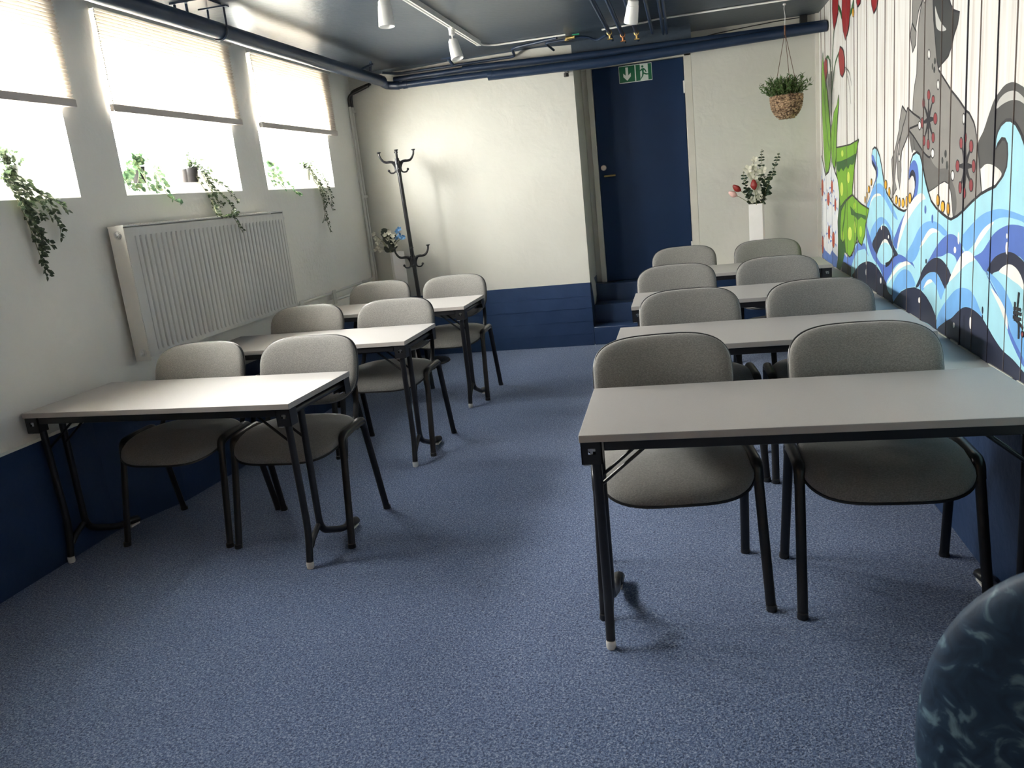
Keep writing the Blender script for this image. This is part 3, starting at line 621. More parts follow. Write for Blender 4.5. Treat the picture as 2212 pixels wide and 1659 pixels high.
# white petals
paint('petal', 'D', [(22, 150), (45, 250), (62, 330), (95, 300), (128, 200), (160, 300), (188, 360), (203, 480), (200, 620), (188, 740), (193, 900), (190, 1080), (176, 1160), (100, 1110), (30, 1060)], False, OL)
paint('bluesh', 'D', [(36, 940), (60, 1000), (110, 1040), (130, 1000), (188, 1060), (176, 1160), (100, 1110), (33, 1062)], False)
for cx, cy, a, b in ((33, 440, 12, 95), (93, 540, 15, 75), (130, 430, 11, 75), (165, 590, 11, 72), (100, 840, 13, 80), (145, 905, 15, 90), (36, 950, 10, 100)):
    for q in range(5):
        w = q*2*PI/5+.5
        ex, ey = cx+a*2.3*math.cos(w), cy+b*1.25*math.sin(w)
        stroke('bluesh', 'D', [(cx+a*math.cos(w), cy+b*.7*math.sin(w)), (ex, ey)], (.006, .022), False)
for cx, cy, a, b in ((33, 440, 12, 95), (93, 540, 15, 75), (130, 430, 11, 75), (165, 590, 11, 72), (100, 840, 13, 80), (145, 905, 15, 90), (36, 950, 10, 100)):
    oval('orange', 'D', cx, cy, a*.85, b*.8, .006)
    oval('red', 'D', cx-a*.1, cy, a*.25, b*.45)
# scribbled signature
for a in ([(1762, 660), (1752, 760), (1740, 900)], [(1725, 750), (1722, 830), (1720, 930)], [(1712, 812), (1745, 815), (1780, 830)], [(1708, 852), (1745, 858), (1785, 870)], [(1705, 892), (1745, 905), (1782, 920)], [(1728, 915), (1760, 950), (1800, 1000)], [(1757, 930), (1760, 1000), (1758, 1100)]):
    stroke('line', 'G', a, .013)
oval('berry', 'G', 1795, 1055, 12, 26, .006)
mural = mur.build('painted_mural', PM, wall_right, smooth=False)
# board joints
seam = MB(); xs_ = RXW-.0003-.000016*(layer[0]+8)
for y, w, k in ((7.75, .006, 0), (7.55, .006, 0), (7.275, .006, 0), (6.613, .006, 0), (6.343, .006, 0), (6.232, .005, 0), (5.935, .006, 0), (5.641, .008, 0), (5.434, .005, 0), (5.21, .005, 0), (4.881, .009, 0), (4.6, .003, 0), (4.321, .004, 0), (4.164, .004, 0), (3.957, .010, 1), (3.799, .006, 0), (3.604, .005, 1), (3.42, .003, 0), (3.25, .005, 0), (3.0, .004, 0), (2.7, .005, 0), (2.3, .006, 0), (1.9, .006, 0)):
    seam.box(xs_, RXW, y-(w*.4 if k else .0009), y+(w*.4 if k else .0009), ZL, ZC, k)
M['seam'] = mat('brown_board_joint', (0.24, 0.20, 0.185), .8); M['seam2'] = mat('dark_board_joint', (0.03, 0.028, 0.04), .8)
seam.build('board_joint', [M['seam'], M['seam2']], wall_right, smooth=False)

# ------------------------------------------------------------------ folding tables
TL, TD, TZ = 1.365, .575, .752
def se(a, n):
    c = math.cos(a); s = math.sin(a)
    return (math.copysign(abs(c)**(2/n), c), math.copysign(abs(s)**(2/n), s))

def make_table():
    t = empty('folding_table')
    top = MB(); x, y = TL/2, TD/2
    top.box(-x, x, -y, y, TZ-.0035, TZ, 0); top.box(-x, x, -y, y, TZ-.024, TZ-.0035, 1)
    o = top.build('tabletop', [M['tabletop'], M['table_edge']], t, bevel=.0015)
    zt = TZ-.024
    ap = MB()
    for s in (-1, 1):
        yy = s*(y-.022)
        ap.box(-x+.075, x-.075, yy-.012, yy+.012, zt-.032, zt)
    ap.build('apron_frame', M['black'], t, bevel=.003)
    for sx in (-1, 1):
        xe = sx*(x-.036)
        for sy in (-1, 1):
            ye = sy*(y-.006)
            b = MB()
            # folded plate: face plate + inner cheek, open window in the plate
            w0, w1 = xe-.033, xe+.033
            yo = ye; yi = ye-sy*.004
            ya, yb_ = min(yo, yi), max(yo, yi)
            b.box(w0, w1, ya, yb_, zt-.074, zt-.042); b.box(w0, w1, ya, yb_, zt-.022, zt)
            b.box(w0, w0+.022, ya, yb_, zt-.042, zt-.022); b.box(w1-.020, w1, ya, yb_, zt-.042, zt-.022)
            for q in (w0, w1-.004): b.box(q, q+.004, min(ye, ye-sy*.055), max(ye, ye-sy*.055), zt-.072, zt)
            br = b.build('corner_bracket', M['black'], t, smooth=False)
            l = MB(); l.box(w0+.020, w0+.044, min(ye-sy*.008, ye-sy*.012), max(ye-sy*.008, ye-sy*.012), zt-.034, zt-.026); l.box(w0+.028, w0+.036, min(ye-sy*.006, ye-sy*.014), max(ye-sy*.006, ye-sy*.014), zt-.042, zt-.024)
            l.build('latch', M['steel'], br, smooth=False)
            MB().box(w0+.006, w0+.024, min(ye, ye-sy*.03), max(ye, ye-sy*.03), zt-.078, zt-.074).build('latch_tab', M['steel'], br, smooth=False)
        cb = MB().tube([(xe, -y+.02, zt-.030), (xe, y-.02, zt-.030)], .014, 12)
        cb.build('cross_tube', M['black'], t)
        xl = sx*(x-.045)
        # front leg: straight, with a slight kick to the front at the foot
        fa = rounded_path([(xl, -y+.048, zt-.035), (xl, -y+.060, .16), (xl, -y+.030, .03)], .09, 5)
        MB().tube(fa, .0155, 14).build('leg', M['black'], t)
        MB().lathe([(.0, .0), (.014, .0), (.0165, .006), (.0165, .026), (.0155, .03)], (xl, -y+.029, 0), 14).build('foot_cap', M['white_cap'], t)
        # second leg: goes down beside the first and sweeps to the back
        fb = rounded_path([(xl, -y+.165, zt-.030), (xl, -y+.155, .145), (xl, -y+.24, .060), (xl, y-.16, .034)], .05, 5)
        fb = rounded_path([(xl, -y+.165, zt-.030), (xl, -y+.160, .120), (xl, -y+.36, .036), (xl, y-.155, .036)], .06, 6)
        MB().tube(fb, .0155, 14).build('leg', M['black'], t)
        g = MB().tube(rounded_path([(xl, -y+.058, .085), (xl, -y+.085, .115), (xl, -y+.150, .15)], .03, 4), .013, 10)
        g.build('leg_link', M['black'], t)
        fo = MB(); fo.tube([(xl, y-.165, .036), (xl, y-.150, .034), (xl, y-.085, .022)], [.017, .024, .024], 14, flat=.8, ref=(1, 0, 0))
        foot = fo.build('rear_foot', M['black_plastic'], t)
        MB().box(xl-.016, xl+.016, y-.15, y-.088, 0, .010).build('foot_pad', M['white_cap'], foot, smooth=False)
        # two thin folding struts
        for yy in (-y+.060, -y+.155):
            MB().tube([(xl, yy, .560), (sx*(x-.235), yy+.008, zt-.012)], .0058, 8).build('strut', M['black'], t)
    return t

tproto = make_table()
TABLES = [  # x, y, rz, label
 (.317, 2.640, .022, 'right-hand row, nearest grey folding table, reaching the right picture edge'),
 (.318, 3.885, .01, 'grey folding table in the right-hand row, second from the front'),
 (.325, 5.150, .01, 'grey folding table in the right-hand row, third from the front'),
 (.330, 6.480, .0, 'rearmost grey folding table of the right-hand row, nearest the blue door'),
 (-2.300, 3.220, -.045, 'nearest grey folding table in the left-hand row, left end at the window wall'),
 (-2.255, 4.475, -.008, 'grey folding table in the middle of the left-hand row, beside the radiator'),
 (-2.245, 5.720, -.01, 'rearmost grey folding table of the left-hand row, before the coat stand'),
]
for i, (x, y, rz, lab) in enumerate(TABLES):
    t = tproto if i == 0 else copy_tree(tproto)
    t.location = (x, y, 0); t.rotation_euler = (0, 0, rz)
    tag(t, lab, 'table', 'grey folding tables in two rows')

# ------------------------------------------------------------------ visitor chairs
def make_chair():
    c = empty('visitor_chair')
    NT = 48
    # seat cushion: waterfall front, crowned
    def top(x, y):
        z = .532+.012*math.cos(x/.27*1.3) - .006
        if y < -.02: z -= .064*((-.02-y)/.23)**1.7
        if y > .10: z += .008*((y-.10)/.1)
        return z
    cy, ax, ay = -.035, .270, .220
    rings = [(0.001, 0), (.3, 0), (.55, 0), (.75, 0.001), (.88, .005), (.955, .012), (.99, .022), (1.0, .034), (.99, .044)]
    vs = []; fs = []
    for s, d in rings:
        for k in range(NT):
            ca, sa = se(2*PI*k/NT, 3.2); x = ax*s*ca; y = cy+ay*s*sa
            if sa < 0: y = cy+ay*1.03*s*sa
            vs.append((x, y, top(x, y)-d))
    for i in range(len(rings)-1):
        for k in range(NT): fs.append((i*NT+k, i*NT+(k+1) % NT, (i+1)*NT+(k+1) % NT, (i+1)*NT+k))
    fs.append(tuple(range(NT))); fs.append(tuple(reversed(range((len(rings)-1)*NT, len(rings)*NT))))
    MB().add(vs, fs).build('seat', M['fabric'], c, angle=80)
    vs = []; fs = []
    for s, d in ((1.008, .040), (1.012, .047), (.96, .054), (.6, .060), (.01, .062)):
        for k in range(NT):
            ca, sa = se(2*PI*k/NT, 3.2); x = ax*s*ca; y = cy+ay*s*sa*(1.03 if sa < 0 else 1)
            vs.append((x, y, top(x, y)-d))
    for i in range(4):
        for k in range(NT): fs.append((i*NT+k, i*NT+(k+1) % NT, (i+1)*NT+(k+1) % NT, (i+1)*NT+k))
    fs.append(tuple(range(NT))); fs.append(tuple(reversed(range(4*NT, 5*NT))))
    MB().add(vs, fs).build('seat_shell', M['black_plastic'], c, angle=60)
    # backrest: curved pad with its black shell
    def bk(u, v, off):
        # u,v in -1..1 ; returns centre surface
        x = .260*u*(1.0 - .035*max(0, -v)); z = .745+.162*v
        if v < 0: z -= .012*(1-u*u)*(-v)
        y = .205+.085*(v*.5+.5) - .042*u*u - .016*(1-v*v)
        return Vector((x, y-off, z+.0*off))
    def outline(a):
        ca, sa = se(a, 3.7 if math.sin(a) > 0 else 2.7)
        return ca, sa
    def padmesh(rings, name, m, edge_n=56):
        vs = []; fs = []
        for s, off in rings:
            for k in range(edge_n):
                u, v = outline(2*PI*k/edge_n); vs.append(bk(u*s, v*s, off))
        for i in range(len(rings)-1):
            for k in range(edge_n): fs.append((i*edge_n+k, i*edge_n+(k+1) % edge_n, (i+1)*edge_n+(k+1) % edge_n, (i+1)*edge_n+k))
        fs.append(tuple(range(edge_n))); fs.append(tuple(reversed(range((len(rings)-1)*edge_n, len(rings)*edge_n))))
        return MB().add(vs, fs).build(name, m, c, angle=75)
    padmesh([(.01, .036), (.2, .036), (.4, .0358), (.6, .035), (.75, .0335), (.86, .030), (.93, .025), (.97, .019), (.99, .012), (1.0, .004), (.99, -.002)], 'backrest', M['fabric'])
    padmesh([(.995, .003), (1.012, -.001), (1.014, -.009), (.97, -.017), (.7, -.021), (.35, -.022), (.01, -.022)], 'back_shell', M['black_plastic'])
    for s in (-1, 1):
        xs = s*.276
        # four oval-tube legs; each pair meets under the rail cap
        fr = rounded_path([(xs+s*.012, -.222, .012), (xs, -.125, .492), (xs, -.01, .498)], .035, 6)
        re = rounded_path([(xs+s*.012, .225, .012), (xs, .118, .498), (xs, -.01, .498)], .035, 6)
        MB().tube(fr, .0175, 14, flat=.62, ref=(1, 0, 0)).build('leg', M['black'], c)
        MB().tube(re, .0175, 14, flat=.62, ref=(1, 0, 0)).build('leg', M['black'], c)
        cap = rounded_path([(xs, -.135, .450), (xs, -.122, .508), (xs, .0, .514), (xs, .112, .516), (xs, .122, .470)], .035, 6)
        MB().tube(cap, .0200, 12, flat=.72, ref=(1, 0, 0)).build('rail_cap', M['black_plastic'], c)
        for yy, zz in ((-.226, 0), (.229, 0)):
            MB().lathe([(0, 0), (.018, 0), (.0195, .004), (.0175, .020)], (xs+s*.013, yy, 0), 12).build('foot_cap', M['black_plastic'], c)
        up = rounded_path([(s*.236, .070, .486), (s*.236, .125, .500), (s*.232, .186, .60), (s*.222, .215, .70)], .04, 5)
        MB().tube(up, .0045, 10, flat=3.2, ref=(0, 1, 0)).build('back_support', M['black'], c)
    for yy, zz in ((-.105, .462), (.088, .478)):
        MB().tube([(-.262, yy, zz), (.262, yy, zz)], .011, 10).build('cross_bar', M['black'], c)
    return c
cproto = make_chair()
CHAIRS = [
 (-.095, 2.812, .125, 'grey fabric chair at the nearest right-hand table, its left seat beside the aisle'),
 (.600, 2.806, .02, 'grey fabric chair at the nearest right-hand table, seat towards the mural'),
 (.010, 4.048, .10, 'grey fabric chair on the aisle side of the second right-hand table'),
 (.640, 4.060, .03, 'grey fabric chair on the mural side of the second right-hand table'),
 (-.085, 5.305, .02, 'grey fabric chair on the aisle side of the third right-hand table'),
 (.560, 5.305, .0, 'grey fabric chair on the mural side of the third right-hand table'),
 (-.035, 6.670, .02, 'rearmost grey fabric chair in front of the blue door'),
 (.625, 6.655, .0, 'rearmost grey fabric chair in front of the white vase of red and white flowers'),
 (-2.480, 3.385, -.03, 'grey fabric chair at the nearest left-hand table, on the window-wall side'),
 (-1.855, 3.362, .0, 'grey fabric chair at the nearest left-hand table, on the aisle side'),
 (-2.474, 4.620, .0, 'grey fabric chair at the middle left-hand table, half hidden beside the radiator'),
 (-1.855, 4.620, .0, 'grey fabric chair at the middle left-hand table, on the aisle side'),
 (-2.442, 5.872, .0, 'grey fabric chair at the rear left-hand table, in front of the coat stand'),
 (-1.815, 5.872, .0, 'grey fabric chair at the rear left-hand table, on the aisle side'),
]
for i, (x, y, rz, lab) in enumerate(CHAIRS):
    c = cproto if i == 0 else copy_tree(cproto)
    c.location = (x, y, 0); c.rotation_euler = (0, 0, rz)
    tag(c, lab, 'chair', 'grey visitor chairs at the tables')

# ------------------------------------------------------------------ velvet armchair in the near corner
def make_armchair(x, y, rz):
    """round-backed velvet chair; the back of the shell is at local -y"""
    a = empty('velvet_armchair', (x, y, 0), rz, 'teal crushed velvet round-backed chair in the near right corner, cut by the frame', 'armchair')
    n = 64
    def shell(rings, name):
        vs = []; fs = []
        for s_, off in rings:
            for k in range(n):
                u, v = se(2*PI*k/n, 2.2); u *= s_; v *= s_
                z = .40+(.50*v if v > 0 else .17*v); xx = .335*u
                yy = -.25+.07*u*u-.06*max(0, v)**1.5
                vs.append((xx, yy+off, z))
        for i in range(len(rings)-1):
            for k in range(n): fs.append((i*n+k, i*n+(k+1) % n, (i+1)*n+(k+1) % n, (i+1)*n+k))
        fs.append(tuple(range(n))); fs.append(tuple(reversed(range((len(rings)-1)*n, len(rings)*n))))
        return MB().add(vs, fs).build(name, M['velvet'], a, angle=180)
    shell([(.01, .035), (.3, .035), (.55, .035), (.75, .034), (.90, .028), (.97, .016), (1.0, .0), (.985, -.014), (.94, -.025), (.85, -.031), (.7, -.034), (.5, -.035), (.3, -.035), (.01, -.035)], 'shell_back')
    vs = []; fs = []; rings = [(.01, .47), (.5, .468), (.85, .455), (.97, .43), (1.0, .39), (1.0, .30), (.97, .26), (.01, .25)]; m_ = 40
    for s_, z in rings:
        for k in range(m_):
            u, v = se(2*PI*k/m_, 2.6); vs.append((.05+.22*s_*u, .06+.25*s_*v, z))
    for i in range(len(rings)-1):
        for k in range(m_): fs.append((i*m_+k, i*m_+(k+1) % m_, (i+1)*m_+(k+1) % m_, (i+1)*m_+k))
    fs.append(tuple(range(m_))); fs.append(tuple(reversed(range((len(rings)-1)*m_, len(rings)*m_))))
    MB().add(vs, fs).build('seat_cushion', M['velvet'], a, angle=80)
    for sx in (-1, 1):
        for sy in (-1, 1):
            MB().tube([(sx*.17, .05+sy*.15, .27), (sx*.21, .05+sy*.20, 0)], [.016, .010], 12).build('leg', M['black'], a)
    return a
make_armchair(.745, 1.50, -.30)

# ------------------------------------------------------------------ radiator
RX0, RX1, RY0, RY1, RZ0, RZ1 = WX+.032, -2.905, 3.80, 5.57, .805, 1.535
rad = empty('radiator', (WX+.03, (RY0+RY1)/2, 0), 0, 'large white ribbed panel radiator on the wall below the windows', 'radiator')
def ch(o, parent):     # child given in world coordinates: cancel the parent's location
    o.parent = parent; o.location = -Vector(parent.location); return o
n = 36; vs = []; y0, y1 = RY0+.075, RY1-.03
mb = MB(); m_ = n*8
for i in range(m_+1):
    y = y0+(y1-y0)*i/m_
    d = [0, 0, .85, 1, 1, 1, 1, .85][i % 8]*.024
    for z, f in ((RZ0+.02, 0), (RZ0+.045, 0), (RZ0+.062, 1), (RZ1-.072, 1), (RZ1-.055, 0), (RZ1-.012, 0)):
        vs.append((RX1-.024+(d if f else .023), y, z))
fs = [(i*6+j, (i+1)*6+j, (i+1)*6+j+1, i*6+j+1) for i in range(m_) for j in range(5)]
mb.add(vs, fs); mb.box(RX1-.03, RX1-.001, RY0+.004, y0, RZ0+.02, RZ1-.012); mb.box(RX1-.03, RX1-.001, y1, RY1-.002, RZ0+.02, RZ1-.012); mb.box(RX1-.045, RX1-.026, RY0, RY1, RZ0+.015, RZ1-.01)
ch(mb.build('front_panel', M['radiator'], angle=25), rad)
mb = MB(); mb.box(RX0, RX1, RY0-.004, RY0, RZ0, RZ1); ch(mb.build('side_panel', M['radiator'], smooth=False, bevel=.0015), rad)
mb = MB(); mb.box(RX0, RX1, RY1, RY1+.004, RZ0, RZ1); ch(mb.build('side_panel', M['radiator'], smooth=False, bevel=.0015), rad)
mb = MB(); mb.box(RX0, RX1+.004, RY0-.006, RY1+.006, RZ1-.004, RZ1+.004)
for i in range(58): mb.box(RX0+.02, RX1-.02, RY0+.03+i*.0295, RY0+.036+i*.0295, RZ1+.002, RZ1+.0065)
ch(mb.build('top_grille', M['radiator'], smooth=False), rad)
ch(MB().box(RX0+.01, RX0+.025, RY0+.02, RY1-.02, RZ0+.02, RZ1-.02).build('rear_panel', M['radiator'], smooth=False), rad)
for z, nm in ((RZ1-.045, 'bleed_valve'), (RZ0+.045, 'drain_plug')):
    mb = MB(); mb.lathe([(0, -.022), (.010, -.020), (.012, -.012), (.018, -.010), (.018, -.004), (.023, -.003), (.023, 0)], ((RX0+RX1)/2+.005, RY0-.004, z), 18, axis='y')
    ch(mb.build(nm, M['steel']), rad)
mb = MB(); cx = (RX0+RX1)/2; mb.lathe([(.012, 0), (.012, .02), (.020, .022), (.022, .055), (.017, .07), (0, .072)], (cx, RY1+.004, RZ1-.05), 18, axis='y')
mb.tube([(cx, RY1+.02, RZ1-.05), (cx, RY1+.02, RZ1-.12)], .008, 8)
ch(mb.build('thermostat_valve', M['steel']), rad)
for y in (RY0+.3, RY1-.3): ch(MB().box(WX+.001, RX0+.014, y-.015, y+.015, RZ0+.05, RZ1-.03).build('wall_bracket', M['radiator'], smooth=False), rad)

# ------------------------------------------------------------------ pipes
def pipe(name, label, segs, m='navy_pipe', extras=()):
    o = empty(name, segs[0][0][0], 0, label, 'pipe')
    for k, (pts, r) in enumerate(segs):
        ch(MB().tube(pts, r, 20).build('pipe_section' if len(segs) > 1 else 'pipe_run', M[m]), o)
    for nm, mb_, mm in extras: ch(mb_.build(nm, M[mm]), o)
    return o
# along the window wall
LP = -2.62
ex = []
for y in (1.2, 4.62):
    b = MB(); b.tube([(LP-.055, y, 2.60), (LP-.05, y, ZC)], .006, 8); b.tube([(LP+.055, y, 2.60), (LP+.055, y, ZC)], .006, 8)
    b.tube([(LP+.056*math.cos(a), y, 2.595-.056*math.sin(a)) for a in [PI*i/12 for i in range(13)]], .006, 8); b.box(LP-.10, LP+.08, y-.02, y+.02, ZC-.008, ZC)
    ex.append(('pipe_hanger', b, 'navy_pipe'))
b = MB(); b.tube([(LP-.12, 4.40, ZC), (LP-.12, 4.40, ZC-.07)], .008, 8); b.tube([(LP-.06, 4.42, ZC), (LP-.06, 4.42, ZC-.07)], .008, 8); b.box(LP-.14, LP+.08, 4.38, 4.55, ZC-.012, ZC)
ex.append(('pipe_hanger', b, 'navy_pipe'))
b = MB(); b.tube([(LP, 7.02, 2.62), (LP+.02, 7.02, ZC)], .012, 8); b.tube([(LP-.01, 6.7, 2.60), (LP+.02, 7.05, ZC-.02)], .010, 8)
ex.append(('pipe_hanger', b, 'navy_pipe'))
pipe('heating_pipe', 'thick navy pipe along the ceiling above the window blinds', [([(LP, YF, 2.60), (LP, 7.30, 2.588)], .047)], extras=ex)
pipe('heating_pipe', 'lower navy pipe across the back wall, thicker above the door', [
  (rounded_path([(LP, 7.30, 2.575), (LP, 7.40, 2.56), (LP+.12, 7.40, 2.545)], .05), .036),
  ([(LP+.10, 7.40, 2.545), (-1.62, 7.40, 2.535)], .030), ([(-1.64, 7.40, 2.520), (-.65, 7.40, 2.502), (1.185, 7.40, 2.537)], .040)],
  extras=[('pipe_collar', MB().tube([(-1.66, 7.40, 2.522), (-1.62, 7.40, 2.522)], .042, 20), 'navy_pipe'), ('pipe_collar', MB().tube([(LP+.16, 7.40, 2.545), (LP+.20, 7.40, 2.545)], .035, 20), 'navy_pipe'),
          ('pipe_clip', MB().box(-.985, -.955, 7.40, YB-.001, 2.47, 2.49).tube([(-.97, 7.45, 2.46), (-.97, 7.45, 2.43)], .022, 10), 'black_plastic')])
pipe('heating_pipe', 'upper navy pipe across the back wall, just above the lower one', [
  ([(LP+.06, 7.455, 2.606), (-1.88, 7.455, 2.606)], .026), ([(-1.90, 7.455, 2.612), (-.65, 7.462, 2.580), (1.185, 7.462, 2.566)], .031)],
  extras=[('pipe_hanger', MB().tube([(-1.98, 7.45, 2.655), (-2.02, 7.43, ZC)], .014, 8).box(-2.07, -1.97, 7.38, 7.47, ZC-.012, ZC), 'navy_pipe')])
pipe('water_pipe', 'thin dark pipe topmost on the back wall, bending up to the ceiling', [
  (rounded_path([(LP-.02, 7.38, 2.672), (LP+.1, 7.492, 2.660), (-1.42, 7.492, 2.664), (-1.40, 7.28, 2.700), (-.98, 7.12, 2.703)], .05), .012)])
pipe('water_pipe', 'short navy pipe branching down from the ceiling to the upper wall pipe', [
  (rounded_path([(-.86, 7.20, 2.694), (-1.10, 7.24, 2.694), (-1.06, 7.44, 2.662)], .03), .010)])
# navy pipes running along the ceiling above the right tables
for i, (x, y1_, r, lab) in enumerate(((-.530, 6.93, .016, 'leftmost navy ceiling pipe ending in a brass valve'), (-.438, 7.12, .016, 'navy ceiling pipe ending in a copper coloured valve, left of the spotlight'),
                       (-.325, 7.12, .016, 'navy ceiling pipe running just behind the right spotlight'), (-.200, 7.25, .013, 'thin navy ceiling pipe just right of the right spotlight'))):
    ex = []
    if i < 3:
        v = MB().lathe([(0, 0), (.016, 0), (.016, .02), (.022, .022), (.022, .045), (.013, .05), (.013, .08), (0, .08)], (x, y1_-.01, 2.655), 12, axis='y').tube([(x, y1_+.03, 2.655), (x, y1_+.03, 2.61)], .009, 8)
        v.box(x-.02, x+.02, y1_+.02, y1_+.04, 2.604, 2.612)
        ex = [('valve', v, 'copper' if i == 1 else 'brass')]
        ex.append(('pipe_run_end', MB().tube([(x, y1_+.05, 2.655), (x, y1_+.30, 2.64)], .011, 10), 'navy_pipe'))
    pipe('water_pipe', lab, [([(x, YF, 2.655), (x, y1_, 2.655)], r)], extras=ex)
pipe('water_pipe', 'rightmost pair of navy ceiling pipes running to the back wall', [([(-.115, YF, 2.66), (-.115, 7.40, 2.66)], .011), ([(-.085, YF, 2.66), (-.085, 7.40, 2.66)], .011)])
pipe('water_pipe', 'small curved navy pipe joining the brass ceiling valve', [(rounded_path([(-.90, 7.15, 2.69), (-.74, 7.17, 2.69), (-.66, 7.22, 2.65), (-.56, 7.02, 2.655)], .06), .010)])
b = MB().tube([(-.905, 7.13, 2.69), (-.83, 7.12, 2.69)], .014, 10).lathe([(.018, 0), (.018, .012), (.010, .014), (.010, .03)], (-.90, 7.13, 2.67), 10)
valve = b.build('ball_valve', M['brass']); tag(valve, 'brass ball valve with green lever on the ceiling pipework', 'valve')
o = MB().box(-.85, -.79, 7.105, 7.125, 2.702, 2.710).build('lever', mat('green_lever', (.02, .25, .12), .4), valve, smooth=False)

# white pipe pair down the corner, then along the wall to the radiator
for k in (0, 1):
    y = YB-.055-.055*k; zb = .79+.07*k
    segs = [([(WX+.022, y, 2.42), (WX+.022, y, zb+.06)], .012), (rounded_path([(WX+.022, y, zb+.06), (WX+.022, y, zb-.03), (WX+.022, y-.10, zb-.04)], .06), .012), ([(WX+.022, y-.09, zb-.04), (WX+.022, RY1+.03, zb-.045)], .012)]
    p = pipe('heating_pipe', ('%s white pipe of the pair from the back corner to the radiator' % ('corner-side, lower' if k == 0 else 'front, upper')), segs, 'white_pipe')
    ch(MB().tube(rounded_path([(WX+.022, y, 2.42), (WX+.022, y, 2.55-.03*k), (WX+.12, y-.01, 2.575-.03*k), (WX+.24, y-.02, 2.60-.02*k)], .07), .014, 12).build('black_elbow', M['black_plastic']), p)
    if k == 1:
        for z in (2.38, 1.60, 1.08): ch(MB().box(WX+.037, WX+.043, YB-.135, YB-.03, z-.012, z+.012).build('pipe_clip', M['white_pipe'], bevel=.003), p)
        for yy in (5.80, 6.42, 7.1): ch(MB().box(WX+.037, WX+.044, yy-.03, yy+.03, .72, .84).build('pipe_clip', M['white_pipe'], bevel=.003), p)

# ------------------------------------------------------------------ pleated blinds
def blind(ya, yb, zb, zt, label):
    b = empty('pleated_blind', (WX, (ya+yb)/2, zb), 0, label, 'blind', 'half-lowered pleated window blinds')
    ch(MB().box(WX+.004, WX+.050, ya, yb, zt, zt+.034).build('head_rail', M['white_pipe'], bevel=.003), b)
    n = int((zt-zb-.03)/.0185); vs = []
    for i in range(2*n+1):
        z = zb+.03+(zt-zb-.03)*i/(2*n); x = WX+.018+(.013 if i % 2 else 0)
        vs += [(x, ya+.01, z), (x, yb-.006, z)]
    for i in range(2*n+1):
        z = zb+.03+(zt-zb-.03)*i/(2*n); x = WX+.018+(.013 if i % 2 else 0)-.0008
        vs += [(x, ya+.01, z), (x, yb-.006, z)]
    k = 2*(2*n+1)
    fs = [(2*i, 2*i+1, 2*i+3, 2*i+2) for i in range(2*n)]
    ch(MB().add(vs[:k], fs).build('pleated_cloth', M['blind'], smooth=False), b)
    ch(MB().box(WX+.010, WX+.036, ya, yb, zb-.006, zb+.034).build('bottom_rail', M['blind_rail'], bevel=.003), b)
    c = MB(); z = zt
    while z > zb-.02: c.ball((WX+.045, ya-.012+.002*math.sin(z*40), z), .0042, 6); z -= .012
    c.tube([(WX+.045, ya-.012, zt+.01), (WX+.045, ya-.012, zb-.02)], .0012, 5)
    ch(c.build('bead_chain', M['white_plastic']), b)
    return b
M['blind_rail'] = mat('blind_rail_beige', (.60, .54, .50), .5)
blind(2.25, 3.765, 2.150, 2.665, 'pleated blind of the leftmost window, cut by the left picture edge')
blind(4.045, 5.385, 2.150, 2.665, 'pleated blind of the middle window, above the radiator')
blind(5.650, 7.010, 2.150, 2.662, 'pleated blind of the window nearest the back corner')

# ------------------------------------------------------------------ trailing plants
def leaf(mb, p, d, up, L, w, fold=.25, round_=False):
    d = Vector(d).normalized(); u = Vector(up); s = d.cross(u)
    if s.length < 1e-3: s = d.cross(Vector((1, 0, .3)))
    s.normalize(); nrm = s.cross(d)
    P = Vector(p)
    if round_:
        prof = [(0, .05), (.18, .75), (.45, 1.0), (.75, .82), (.95, .35), (1, .02)]
    else:
        prof = [(0, .03), (.22, .72), (.45, 1.0), (.7, .68), (.88, .28), (1, .01)]
    vs = []
    for t, q in prof:
        c = P+d*L*t - nrm*L*.12*(t*t)
        vs += [c+s*w*.5*q+nrm*w*fold*.5*q, c, c-s*w*.5*q+nrm*w*fold*.5*q]
    fs = []
    for i in range(len(prof)-1):
        for j in range(2): fs.append((3*i+j, 3*i+j+1, 3*(i+1)+j+1, 3*(i+1)+j))
    mb.add(vs, fs)

